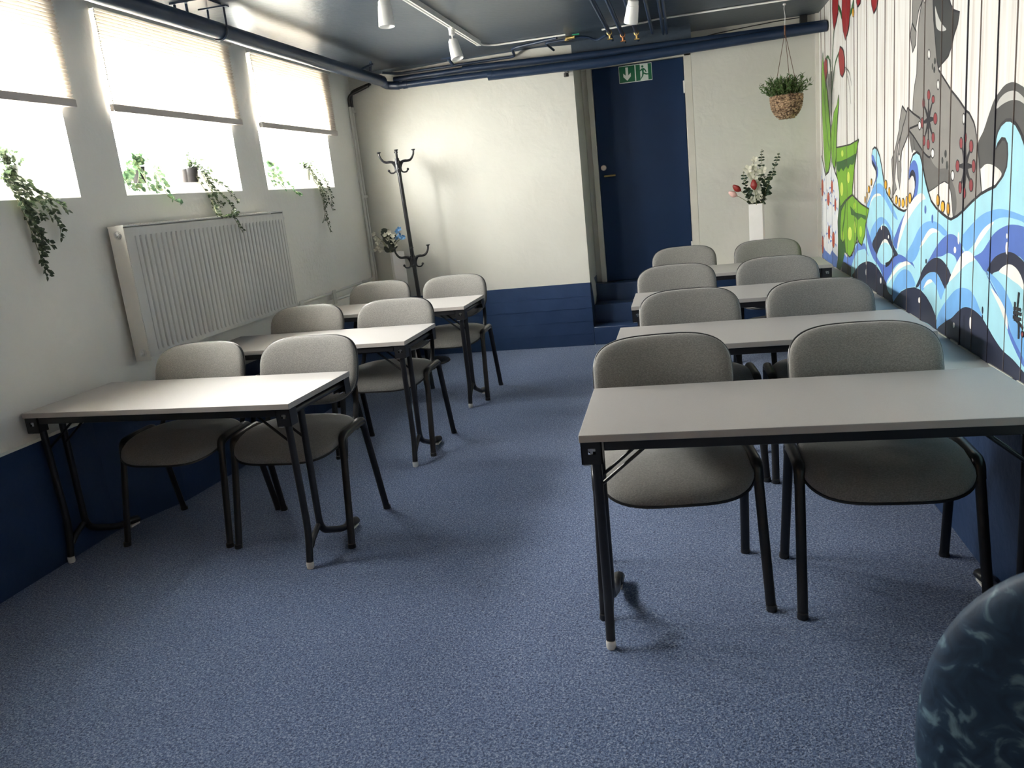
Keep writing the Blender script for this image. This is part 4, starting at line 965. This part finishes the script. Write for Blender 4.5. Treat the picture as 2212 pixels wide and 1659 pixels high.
def trailing(name, label, pot_px, pot_kind, stems, L, w, step, rnd, round_=False, matk='ivy', tuft=12):
    """stems: lists of photo pixels followed down the wall; they leave the pot on the sill and hang just off the plaster"""
    rr = random.Random(rnd)
    pp = on_plane(pot_px[0], pot_px[1], 0, FX+.055)
    py, sill = pp.y, Z0+.073
    pl = empty(name, (FX+.065, py, sill), 0, label, 'potted plant')
    pr = .042
    pot = MB().lathe([(0, 0), (pr*.72, 0), (pr*.78, .004), (pr, .085), (pr*1.04, .086), (pr*1.04, .094), (pr*.92, .094), (pr*.88, .078), (0, .078)], (FX+.065, py, sill), 24)
    ch(pot.build('plant_pot', M[pot_kind]), pl)
    lv = MB(); st = MB()
    base = Vector((FX+.065, py, sill+.09))
    for s in stems:
        pts = []
        for i, q in enumerate(s):
            a = on_plane(q[0], q[1], 0, WX+.03)
            if a.z < 1.58 and 3.72 < a.y < 5.65: a = on_plane(q[0], q[1], 0, RX1+.022)
            if a.z > Z0+.02:      # still inside the recess: slide back towards the pot
                f = min(1, (a.z-Z0)/.20); a = on_plane(q[0], q[1], 0, WX+.03+(FX+.06-WX-.03)*f)
                a.z = max(a.z, Z0+.03+.06*f)
            pts.append(a)
        pts = [base]+pts
        # resample
        dense = []
        for i in range(len(pts)-1):
            p0, p1, p2, p3 = pts[max(i-1, 0)], pts[i], pts[i+1], pts[min(i+2, len(pts)-1)]
            for j in range(6):
                t = j/6; dense.append(.5*((2*p1)+(-p0+p2)*t+(2*p0-5*p1+4*p2-p3)*t*t+(-p0+3*p1-3*p2+p3)*t**3))
        dense.append(pts[-1]); st.tube(dense, .0016, 5)
        acc = 0; side = 1
        for i in range(1, len(dense)):
            seg = dense[i]-dense[i-1]; acc += seg.length
            while acc > step:
                acc -= step; side = -side; t = seg.normalized()
                o = Vector((rr.uniform(.1, 1), side*rr.uniform(.5, 1.3), rr.uniform(-.5, .5)))
                dd = (t*rr.uniform(.2, .9)+o*.8); k = rr.uniform(.7, 1.15)
                leaf(lv, dense[i]+Vector((rr.uniform(0, .012), rr.uniform(-.008, .008), rr.uniform(-.008, .008))), dd, (1, rr.uniform(-.5, .5), rr.uniform(-.2, .8)), L*k, w*k, round_=round_)
        leaf(lv, dense[-1], dense[-1]-dense[-2], (1, 0, .2), L*.9, w*.8, round_=round_)
    for i in range(tuft):
        a = rr.uniform(0, 2*PI); up = rr.uniform(.02, .10); r = rr.uniform(.0, .07)
        tip = base+Vector((abs(math.cos(a))*r*.6-.01, math.sin(a)*r*1.2, up))
        st.tube([base+Vector((0, math.sin(a)*.02, -.01)), (base+tip)/2+Vector((0, 0, .02)), tip], .0014, 5)
        for q in range(4):
            leaf(lv, base.lerp(tip, .4+.2*q), (rr.uniform(-.3, 1), rr.uniform(-1, 1), rr.uniform(-.2, .8)), (1, 0, .5), L*rr.uniform(.6, 1), w*rr.uniform(.6, 1), round_=round_)
    ch(lv.build('foliage', M[matk], angle=180), pl); ch(st.build('stem', M['stem'], angle=180), pl)
    return pl
trailing('trailing_ivy', 'long trailing ivy in the leftmost window, hanging furthest down the wall', (22, 400), 'pot_light', [
  [(10, 392), (30, 420), (48, 455), (62, 485), (72, 512), (84, 545), (94, 570), (101, 596)],
  [(30, 395), (55, 420), (60, 450), (70, 480), (88, 505), (96, 530), (88, 560)],
  [(30, 385), (60, 405), (90, 420), (108, 440), (122, 470), (130, 492), (132, 512)],
  [(35, 390), (75, 415), (100, 425), (128, 440), (142, 455)],
  [(20, 400), (45, 430), (70, 450), (92, 470)],
  [(5, 385), (25, 400), (50, 440), (75, 490), (100, 520), (112, 532)],
  [(20, 360), (40, 350), (20, 340)], [(20, 380), (50, 390), (80, 415)], [(25, 395), (48, 430), (66, 462), (80, 500), (90, 540)], [(40, 400), (70, 425), (98, 450), (110, 470)]], .031, .0205, .0090, 11, tuft=30)
trailing('round_leaf_plant', 'round-leaved pale trailing plant in the left half of the middle window', (297, 383), 'pot', [
  [(310, 345), (330, 352), (340, 375), (352, 395), (360, 420), (372, 430), (388, 437)],
  [(285, 360), (278, 385), (290, 402), (305, 412)], [(300, 340), (325, 360), (335, 395), (338, 412)], [(275, 350), (268, 372), (275, 398), (285, 408)], [(310, 380), (318, 398), (322, 410)], [(285, 345), (270, 360), (268, 390)], [(295, 350), (300, 375), (296, 405)]], .030, .029, .014, 5, True, 'round_leaf', 22)
trailing('trailing_ivy', 'small-leaved trailing ivy in a dark pot above the middle of the radiator', (412, 380), 'pot', [
  [(430, 365), (442, 385), (455, 405), (460, 428), (458, 450), (470, 464)],
  [(432, 360), (450, 390), (470, 415), (490, 432), (502, 450), (500, 462), (510, 478), (522, 498)],
  [(435, 362), (455, 385), (480, 400), (500, 420), (512, 436)],
  [(430, 370), (448, 398), (468, 430), (480, 440)], [(455, 430), (470, 462), (490, 468), (508, 460)], [(425, 345), (440, 352), (452, 372)], [(432, 365), (452, 395), (462, 420), (475, 445)]], .025, .0160, .0085, 21, tuft=24)
trailing('round_leaf_plant', 'round-leaved trailing plant at the left of the window nearest the back corner', (583, 392), 'pot_light', [
  [(590, 355), (600, 372), (612, 390), (622, 402), (634, 412), (646, 421)], [(585, 360), (590, 385), (605, 400), (615, 408)], [(580, 350), (578, 375), (590, 398)], [(588, 350), (598, 380), (610, 398)]], .028, .026, .014, 8, True, 'round_leaf', 18)
trailing('trailing_ivy', 'small-leaved trailing ivy at the right of the window nearest the back corner', (658, 380), 'pot_light', [
  [(668, 365), (680, 385), (692, 402), (698, 425), (700, 450), (706, 475), (713, 498)],
  [(670, 360), (688, 378), (702, 396), (714, 420), (716, 440)],
  [(668, 368), (678, 390), (688, 405), (696, 430), (702, 460), (698, 478)], [(650, 352), (640, 355)], [(672, 350), (690, 372), (706, 395)], [(690, 400), (708, 430), (718, 452)], [(668, 365), (684, 392), (696, 412), (704, 440)]], .025, .0160, .0085, 31, tuft=24)
# folded grey leaflet standing by the dark pot
p = on_plane(395, 385, 0, FX+.07)
lf_ = MB().tube([(FX+.07, p.y, Z0+.073), (FX+.07, p.y, Z0+.155)], [.026, .032], 16).build('small_grey_pot', M['pot_grey']); tag(lf_, 'small grey pot cover leaning beside the dark ivy pot in the middle window', 'pot')

# ------------------------------------------------------------------ coat stand
cs = empty('coat_stand', (-2.47, 7.16, 0), 0, 'black metal coat stand with two tiers of curved hooks in the back left corner', 'coat stand')
MB().lathe([(0, 0), (.20, 0), (.205, .006), (.195, .018), (.06, .030), (.03, .045), (0, .045)], (0, 0, 0), 40).build('base', M['black'], cs)
top = Vector((-.058, 0, 1.90))
MB().tube([(0, 0, .03), top], .0185, 18).build('pole', M['black'], cs)
for z in (1.88, 1.02):
    c0 = top*(z/1.90)
    for k in range(4):
        a = .35+k*PI/2; d = Vector((math.cos(a), math.sin(a), 0))
        def q(r, dz): return c0+d*r+Vector((0, 0, dz))
        h = MB().tube(rounded_path([q(.014, -.035), q(.05, -.005), q(.115, -.012), q(.150, .035), q(.155, .072)], .04), [.013, .013, .013, .012, .012, .012, .012, .011, .011, .011, .011, .010, .010, .010, .009, .009, .009, .009, .009, .009][:20], 10)
        h.lathe([(0, .070), (.006, .070), (.018, .080), (.019, .086), (0, .089)], tuple(c0+d*.155), 12)
        h.tube(rounded_path([q(.050, -.010), q(.022, -.06), q(.030, -.105), q(.072, -.108), q(.085, -.085)], .03), .007, 8)
        h.ball(tuple(q(.086, -.083)), .012, 10)
        h.build('hook_arm', M['black'], cs)
    MB().lathe([(0, -.11), (.024, -.105), (.027, -.05), (.024, .0), (0, .003)], tuple(c0), 16).build('hook_collar', M['black'], cs)

# ------------------------------------------------------------------ flower vases
def vase(x, y, zt, w, rz, name, label, z0=0):
    v = empty(name, (x, y, z0), rz, label, 'vase'); zt -= z0
    mb = MB(); a, b, t = w/2, w/2*1.06, .006
    def ring(s, z): return [(-s, -s, z), (s, -s, z), (s, s, z), (-s, s, z)]
    R = [ring(b*.98, 0), ring(b, .01), ring(a, zt), ring(a-t, zt), ring(a-t, zt-.25)]
    vs = sum(R, []); n = 4
    fs = [(i*4+k, i*4+(k+1) % 4, (i+1)*4+(k+1) % 4, (i+1)*4+k) for i in range(4) for k in range(4)]+[(3, 2, 1, 0), (16, 17, 18, 19)]
    mb.add(vs, fs).build('vase_body', M['white_line'], v, smooth=False, bevel=.002)
    return v
M['euc'] = mat('eucalyptus_leaf', (0.035, 0.060, 0.040), .55, noise=(30, (0.08, 0.12, 0.08), .4, .7), trans=.2)
M['petal_white'] = mat('cream_petal', (0.72, 0.70, 0.60), .6, trans=.3)
M['petal_red'] = mat('red_petal', (0.28, 0.022, 0.018), .5, trans=.15)
M['petal_pink'] = mat('pale_pink_petal', (0.75, 0.50, 0.46), .5, trans=.2)
M['petal_blue'] = mat('blue_petal', (0.10, 0.24, 0.46), .5, trans=.2)
M['dark_leaf'] = mat('dark_green_leaf', (0.020, 0.030, 0.020), .45, noise=(20, (0.05, 0.06, 0.045), .4, .7))
v1 = vase(.615, 7.66, 1.172, .118, -.22, 'flower_vase', 'tall square white vase on the back ledge, right of the blue door', .604)
v2 = vase(-2.700, 7.30, 1.060, .112, .55, 'floor_vase', 'tall square white floor vase in the corner behind the coat stand')
def pt(px, py, y): return on_plane(px, py, 1, y)
def stemmed(parent, name, px, y, m, build, r=.002):
    """one cut stem: follows px from the vase mouth; build(mb, pts) adds its heads"""
    P = [pt(a, b, y) for a, b in px]
    o = empty(name, tuple(P[0])); 
    return P
def sprig(name, label, cat, px, y, leafmat, L, w, step, rnd, group=None):
    rr = random.Random(rnd); P = [pt(a, b, y) for a, b in px]
    D = rounded_path(P, .08, 5)
    o = empty(name, tuple(P[0]), 0, label, cat, group)
    ch(MB().tube(D, .0022, 6).build('stem', M['stem']), o)
    lv = MB(); acc = 0; k = 0; tot = sum((D[i]-D[i-1]).length for i in range(1, len(D))); run = 0
    for i in range(1, len(D)):
        seg = D[i]-D[i-1]; n_ = max(1, int(seg.length/.004))
        for j in range(n_):
            acc += seg.length/n_; run += seg.length/n_
            if acc > step and run > tot*.12:
                acc = 0; k += 1; f = 1.1-.65*run/tot; p = D[i-1]+seg*j/n_; a = k*1.2
                for s in (-1, 1):
                    leaf(lv, p, Vector((s*math.cos(a)*.8+s*.5, s*math.sin(a), rr.uniform(.0, .5))), seg.normalized()*.5+Vector((0, -1, .2)), L*f, w*f, round_=True)
    ch(lv.build('foliage', M[leafmat], angle=180), o); return o
GE = 'eucalyptus sprigs in the vase right of the door'
yv = 7.66
sprig('eucalyptus_sprig', 'tallest eucalyptus sprig, standing upright in the vase right of the door', 'flower stem', [(1632, 445), (1640, 400), (1644, 360), (1646, 322)], yv, 'euc', .055, .036, .022, 1)
sprig('eucalyptus_sprig', 'eucalyptus sprig leaning right towards the mural in the vase right of the door', 'flower stem', [(1640, 445), (1655, 410), (1668, 375), (1683, 330)], yv, 'euc', .058, .038, .024, 2)
sprig('eucalyptus_sprig', 'short eucalyptus sprig leaning left behind the red flower', 'flower stem', [(1626, 445), (1616, 415), (1608, 390), (1606, 370)], yv, 'euc', .058, .040, .022, 3)
sprig('eucalyptus_sprig', 'lowest bushy eucalyptus sprig on the right rim of the vase', 'flower stem', [(1640, 445), (1652, 425), (1656, 405), (1650, 380)], yv, 'euc', .072, .052, .018, 4)
sprig('eucalyptus_sprig', 'lowest eucalyptus sprig on the left rim of the vase', 'flower stem', [(1628, 445), (1620, 428), (1616, 412)], yv, 'euc', .062, .042, .017, 6)
def blossom(mb, c, r, petals, d=(0, -1, .4), w=.8, rr=None):
    d = Vector(d).normalized(); s = d.cross(Vector((0, 0, 1))).normalized(); u = s.cross(d)
    for k in range(petals):
        a = 2*PI*k/petals; dd = (s*math.cos(a)+u*math.sin(a))*.9+d*.55
        leaf(mb, Vector(c), dd, d, r, r*w, fold=-.4, round_=True)
def tulip(name, label, px, y, m, r, droop):
    P = [pt(a, b, y) for a, b in px]; o = empty(name, tuple(P[0]), 0, label, 'flower')
    ch(MB().tube(rounded_path(P, .05), .0025, 6).build('stem', M['stem']), o)
    c = P[-1]; d = (P[-1]-P[-2]).normalized(); mb = MB(); s = d.cross(Vector((0, 1, 0))).normalized(); u = s.cross(d)
    prof = [(0.1, -.5), (.55, -.1), (.95, .6), (1, 1.1), (.75, 1.9), (.45, 2.5), (.2, 2.7)]
    n = 18; vs = []
    for q, h_ in prof:
        for k in range(n):
            a = 2*PI*k/n; k2 = 1+.13*math.cos(3*a)
            vs.append(c+d*(h_*r)+(s*math.cos(a)+u*math.sin(a))*(q*r*k2))
    fs = [(i*n+k, i*n+(k+1) % n, (i+1)*n+(k+1) % n, (i+1)*n+k) for i in range(len(prof)-1) for k in range(n)]
    mb.add(vs, fs); ch(mb.build('flower_head', M[m], angle=120), o); return o
tulip('red_flower', 'red flower head arching out left above the pale pink one', [(1630, 443), (1620, 430), (1606, 417), (1598, 411)], yv-.02, 'petal_red', .028, 1)
tulip('pink_flower', 'pale pink flower head arching out lowest to the left of the vase', [(1630, 445), (1615, 436), (1600, 427), (1590, 422)], yv-.03, 'petal_pink', .027, 1)
tulip('red_flower', 'red flower head in the middle of the bouquet right of the door', [(1634, 443), (1632, 425), (1630, 407)], yv-.06, 'petal_red', .029, 0)
rr = random.Random(12)
o = empty('cream_blossom_stem', tuple(pt(1634, 445, yv)), 0, 'stem of cream papery blossoms in the middle of the bouquet right of the door', 'flower')
ch(MB().tube([pt(1634, 445, yv), pt(1632, 400, yv), pt(1628, 350, yv)], .003, 6).build('stem', M['stem']), o)
for (a, b) in ((1622, 378), (1638, 372), (1630, 388), (1628, 362), (1648, 368), (1634, 398), (1636, 412), (1616, 366), (1640, 425), (1630, 345), (1626, 432)):
    mb = MB(); blossom(mb, pt(a, b, yv-.03-.02*rr.random()), rr.uniform(.032, .044), 5, (rr.uniform(-.4, .4), -1, rr.uniform(0, .5)))
    ch(mb.build('blossom', M['petal_white'], angle=180), o)
y2 = 7.30
for (px, m, L, lab) in (([(842, 545), (838, 520), (840, 495)], 'dark_leaf', .085, 'large dark curled leaf spray standing tallest in the corner vase'),
                     ([(850, 545), (852, 530), (850, 512)], 'dark_leaf', .07, 'dark leaf spray at the rim of the corner vase')):
    P = [pt(a, b, y2) for a, b in px]; o = empty('leaf_spray', tuple(P[0]), 0, lab, 'foliage')
    ch(MB().tube(P, .003, 6).build('stem', M['stem']), o); mb = MB()
    for k in range(9): leaf(mb, P[0].lerp(P[-1], k/9)+Vector((0, -.02, 0)), (rr.uniform(-1, 1), rr.uniform(-1, .3), rr.uniform(.3, 1.2)), (0, -1, .4), L*rr.uniform(.7, 1), L*.55, round_=True)
    ch(mb.build('foliage', M[m], angle=180), o)
for nm, lab, pts_, m in (('white_blossom_stem', 'white blossom branch leaning left over the corner vase', ((808, 506), (812, 515), (816, 524), (818, 534), (822, 541), (812, 540), (820, 518)), 'petal_white'),
                      ('white_blossom_stem', 'white blossom branch standing in the middle of the corner vase', ((832, 508), (838, 516), (848, 510), (846, 522), (850, 518), (840, 503), (855, 528)), 'petal_white'),
                      ('blue_blossom_stem', 'pale blue blossom branch leaning right towards the coat stand', ((858, 500), (864, 508), (862, 495), (856, 514), (868, 514), (872, 512)), 'petal_blue')):
    e0 = pt(845, 547, y2); o = empty(nm, tuple(e0), 0, lab, 'flower')
    s = MB(); mb = MB()
    for q, (a, b) in enumerate(pts_):
        c = pt(a, b, y2-.05+.03*math.sin(q*2.3)); s.tube([e0, e0.lerp(c, .5)+Vector((0, 0, .03)), c], .0018, 5); blossom(mb, c, .026, 5, (rr.uniform(-.5, .5), -1, rr.uniform(-.2, .6)))
    ch(s.build('stem', M['stem']), o); ch(mb.build('blossom', M[m], angle=180), o)

# ------------------------------------------------------------------ hanging basket
M['wicker'] = mat('water_hyacinth_wicker', (0.085, 0.045, 0.022), .7, noise=(52, (0.46, 0.31, 0.19), .40, .62))
hb = empty('hanging_basket', (.838, 7.20, 1.85), 0, 'woven basket hanging on three cords from a ceiling hook near the mural', 'hanging basket')
BR = MB(); prof = [(.050, 0), (.078, .022), (.100, .055), (.115, .095), (.121, .135), (.122, .172)]
for i in range(13):
    z = .004+.168*i/12
    r = None
    for (r0, z0), (r1, z1) in zip(prof, prof[1:]):
        if z0 <= z <= z1+1e-6: r = r0+(r1-r0)*(z-z0)/(z1-z0); break
    pts = [((r+.0035*math.sin(k*PI*14/42*2+i*PI))*math.cos(2*PI*k/84), (r+.0035*math.sin(k*PI*14/42*2+i*PI))*math.sin(2*PI*k/84), z+.002*math.sin(k*.9+i)) for k in range(85)]
    BR.tube(pts, .0078, 7, cap=False)
BR.lathe([(0, -.002), (.052, -.002), (.072, .022), (.094, .055), (.108, .095), (.114, .165)], (0, 0, 0), 30, cap=False)
BR.build('basket', M['wicker'], hb)
st = MB(); K = Vector((.0, 0, .66))
for a in (.5, 2.5, 4.9):
    p = Vector((.118*math.cos(a), .118*math.sin(a), .165)); st.tube([p, K], .0022, 6)
st.tube([K-Vector((0, 0, .02)), K+Vector((0, 0, .05))], .007, 8)
M['cord'] = mat('brown_cord', (.12, .06, .035), .8)
st.build('cord', M['cord'], hb)
MB().tube([K+Vector((0, 0, .04)), K+Vector((.004, 0, .12)), K+Vector((-.004, 0, .17)), K+Vector((0, 0, .205))], .0022, 6).lathe([(0, ZC-1.85-.012), (.012, ZC-1.85-.012), (.012, ZC-1.85)], (0, 0, 0), 10).build('hook', M['white_plastic'], hb)
rr = random.Random(9); lv = MB(); sm = MB()
M['grassy'] = mat('bushy_green_leaf', (0.042, 0.095, 0.022), .5, noise=(40, (0.12, 0.21, 0.05), .4, .7), trans=.2)
for i in range(190):
    a = rr.uniform(0, 2*PI); r0 = rr.uniform(0, .10); sp = rr.uniform(.3, 1.0)
    p0 = Vector((r0*math.cos(a), r0*math.sin(a), .155)); h_ = rr.uniform(.06, .16)
    d = Vector((math.cos(a)*sp*.11, math.sin(a)*sp*.11, h_)); d = Vector((d.x*(1 if r0 > .04 else .5), d.y, d.z))
    p1 = p0+d; sm.tube([p0, p0+d*.5+Vector((0, 0, .01)), p1], .0012, 4)
    for k in range(9):
        t = .25+.75*k/8
        leaf(lv, p0+d*t, d.normalized()*.6+Vector((rr.uniform(-1, 1), rr.uniform(-1, 1), rr.uniform(-.3, .8))), (rr.uniform(-1, 1), rr.uniform(-1, 1), .3), rr.uniform(.026, .044), .0085)
lv.build('foliage', M['grassy'], hb, angle=180); sm.build('stem', M['stem'], hb)

# ------------------------------------------------------------------ exit sign on the door
M['sign_green'] = mat('sign_green', (0.006, 0.125, 0.055), .35); M['sign_white'] = mat('sign_white', (0.75, 0.78, 0.74), .4)
sw, shh = .308, .155
sg = empty('exit_sign', (-.402, YD-.03, 2.458), 0, 'green emergency exit sign with a down arrow and a running figure on the door', 'exit sign')
MB().box(-sw/2, sw/2, -.004, 0, -shh/2, shh/2).build('sign_board', M['sign_white'], sg, smooth=False, bevel=.001)
def flat(polys, m, y, name):
    mb = MB()
    for P in polys:
        t = tessellate_polygon([[Vector((a, b, 0)) for a, b in P]])
        mb.add([(a, y, b) for a, b in P]+[(a, y+.0004, b) for a, b in P], [tuple(q) for q in t])
    return mb.build(name, m, sg, smooth=False)
def rect(a, b, c, d): return [(a, c), (b, c), (b, d), (a, d)]
flat([rect(-.150, -.005, -.071, .071), rect(.005, .150, -.071, .071)], M['sign_green'], -.0046, 'green_field')
flat([[(-.090, .060), (-.066, .060), (-.066, -.012), (-.043, .010), (-.043, -.022), (-.078, -.058), (-.113, -.022), (-.113, .010), (-.090, -.012)]], M['sign_white'], -.0052, 'arrow')
flat([rect(.045, .118, -.071, .071)], M['sign_white'], -.0052, 'doorway')
def circ(x, y, r, n=14): return [(x+r*math.cos(2*PI*k/n), y+r*math.sin(2*PI*k/n)) for k in range(n)]
flat([circ(.068, .050, .0105), [(.060, .034), (.082, .036), (.098, .018), (.104, .000), (.096, -.002), (.088, .014), (.080, .020), (.078, -.002), (.100, -.014), (.128, -.018), (.130, -.026), (.098, -.026), (.078, -.016), (.070, -.036), (.052, -.058), (.042, -.062), (.060, -.032), (.064, -.006), (.062, .018), (.048, .010), (.030, .004), (.028, .010), (.046, .022)]], M['sign_green'], -.0058, 'running_figure')

# ------------------------------------------------------------------ track lights
def track(x, y0_, y1_, label):
    t = empty('light_track', (x, y1_, ZC), 0, label, 'light track')
    mb = MB(); z = ZC-.036
    mb.box(x-.018, x-.006, y0_, y1_, z, ZC); mb.box(x+.006, x+.018, y0_, y1_, z, ZC); mb.box(x-.006, x+.006, y0_, y1_, z+.014, ZC)
    mb.box(x-.018, x+.018, y1_, y1_+.05, z-.001, ZC)
    ch(mb.build('track_rail', M['white_plastic'], smooth=False, bevel=.001), t)
    return t
track(-1.585, -1.0, 6.80, 'white ceiling light track above the aisle')
track(-.262, 1.0, 5.72, 'white ceiling light track above the right-hand tables')
def spot(x, y, tilt, az, label, s=1.0):
    z = ZC-.036
    sp = empty('track_spotlight', (x, y, z), 0, label, 'spotlight', 'white track spotlights')
    a = MB().box(-.016, .016, -.035, .035, -.012, .004).lathe([(0, -.045), (.020, -.045), (.022, -.040), (.022, -.010), (0, -.010)], (0, 0, 0), 16)
    a.build('track_adapter', M['white_plastic'], sp)
    MB().tube([(0, 0, -.04), (0, 0, -.075)], .006, 8).build('spot_stem', M['white_plastic'], sp)
    b = MB(); b.tube([(-.018, 0, -.068), (-.018, 0, -.118)], .006, 8, flat=2)
    b.build('spot_yoke', M['white_plastic'], sp)
    h = MB().lathe([(0, 0), (.030, 0), (.034, .006), (.036, .03), (.0375, .031), (.046, .135), (.044, .139), (.039, .136), (.034, .11), (0, .105)], (0, 0, 0), 28)
    ho = h.build('lamp_head', M['white_plastic'], sp); ho.location = (0, 0, -.078)
    ho.rotation_euler = (PI-tilt, 0, az)
    ln = MB().lathe([(0, .109), (.033, .111), (.033, .114), (0, .113)], (0, 0, 0), 20).build('lamp_lens', mat('lens_frost', (.5, .5, .48), .2), ho)
    return sp
spot(-1.585, 6.02, .25, .9, 'white track spotlight hanging near the end of the aisle track')
spot(-1.585, 4.62, .05, .0, 'white track spotlight cut by the top picture edge')
spot(-.262, 5.62, -.45, .5, 'white track spotlight above the right-hand tables, tilted towards the mural')
# white cable from the track end across the ceiling
tag(MB().tube(rounded_path([(-1.585, 6.86, ZC-.012), (-1.585, 7.0, ZC-.010), (-1.50, 7.07, ZC-.010), (-.90, 7.07, ZC-.010)], .06), .0075, 8).build('white_cable', M['white_plastic']), 'white cable from the aisle track end to the ceiling valves', 'cable')
tag(MB().tube(rounded_path([(-.60, 7.07, ZC-.014), (-.27, 7.05, ZC-.012), (-.16, 6.98, ZC-.012), (1.12, 6.98, ZC-.012)], .06), .0075, 8).build('white_cable', M['white_plastic']), 'white cable crossing the ceiling towards the mural', 'cable')
# junction clutter at the top right corner of the back wall
tag(MB().box(1.04, 1.10, YR-.05, YR-.001, 2.655, ZC-.001).tube(rounded_path([(1.07, YR-.03, 2.66), (1.12, YR-.04, 2.62), (1.14, YR-.03, 2.56)], .03), .006, 6).build('junction_box', M['black_plastic'], bevel=.003), 'small black junction box in the ceiling corner beside the mural', 'junction box')
tag(MB().tube(rounded_path([(.14, YR-.006, 2.62), (.24, YR-.006, 2.668), (.60, YR-.006, 2.692), (.85, YR-.006, 2.705), (1.05, YR-.02, 2.705)], .1), .004, 6).build('black_cable', M['black_plastic']), 'thin black cable along the paint edge above the upper pipe', 'cable')

# ceiling lamp behind the camera that holds the warm light
cl = empty('ceiling_lamp', (-1.1, -1.1, ZC), 0, 'warm white globe ceiling lamp in the part of the room behind the camera', 'ceiling lamp')
MB().lathe([(0, -.004), (.06, -.004), (.05, -.03), (.008, -.035), (.008, -.20), (.03, -.205), (.03, -.225)], (0, 0, 0), 24).build('lamp_mount', M['white_plastic'], cl)
gm = mat('opal_glass', (.85, .8, .7), .3, trans=.8)
MB().ball((0, 0, -.38), .155, 24).build('lamp_globe', gm, cl)
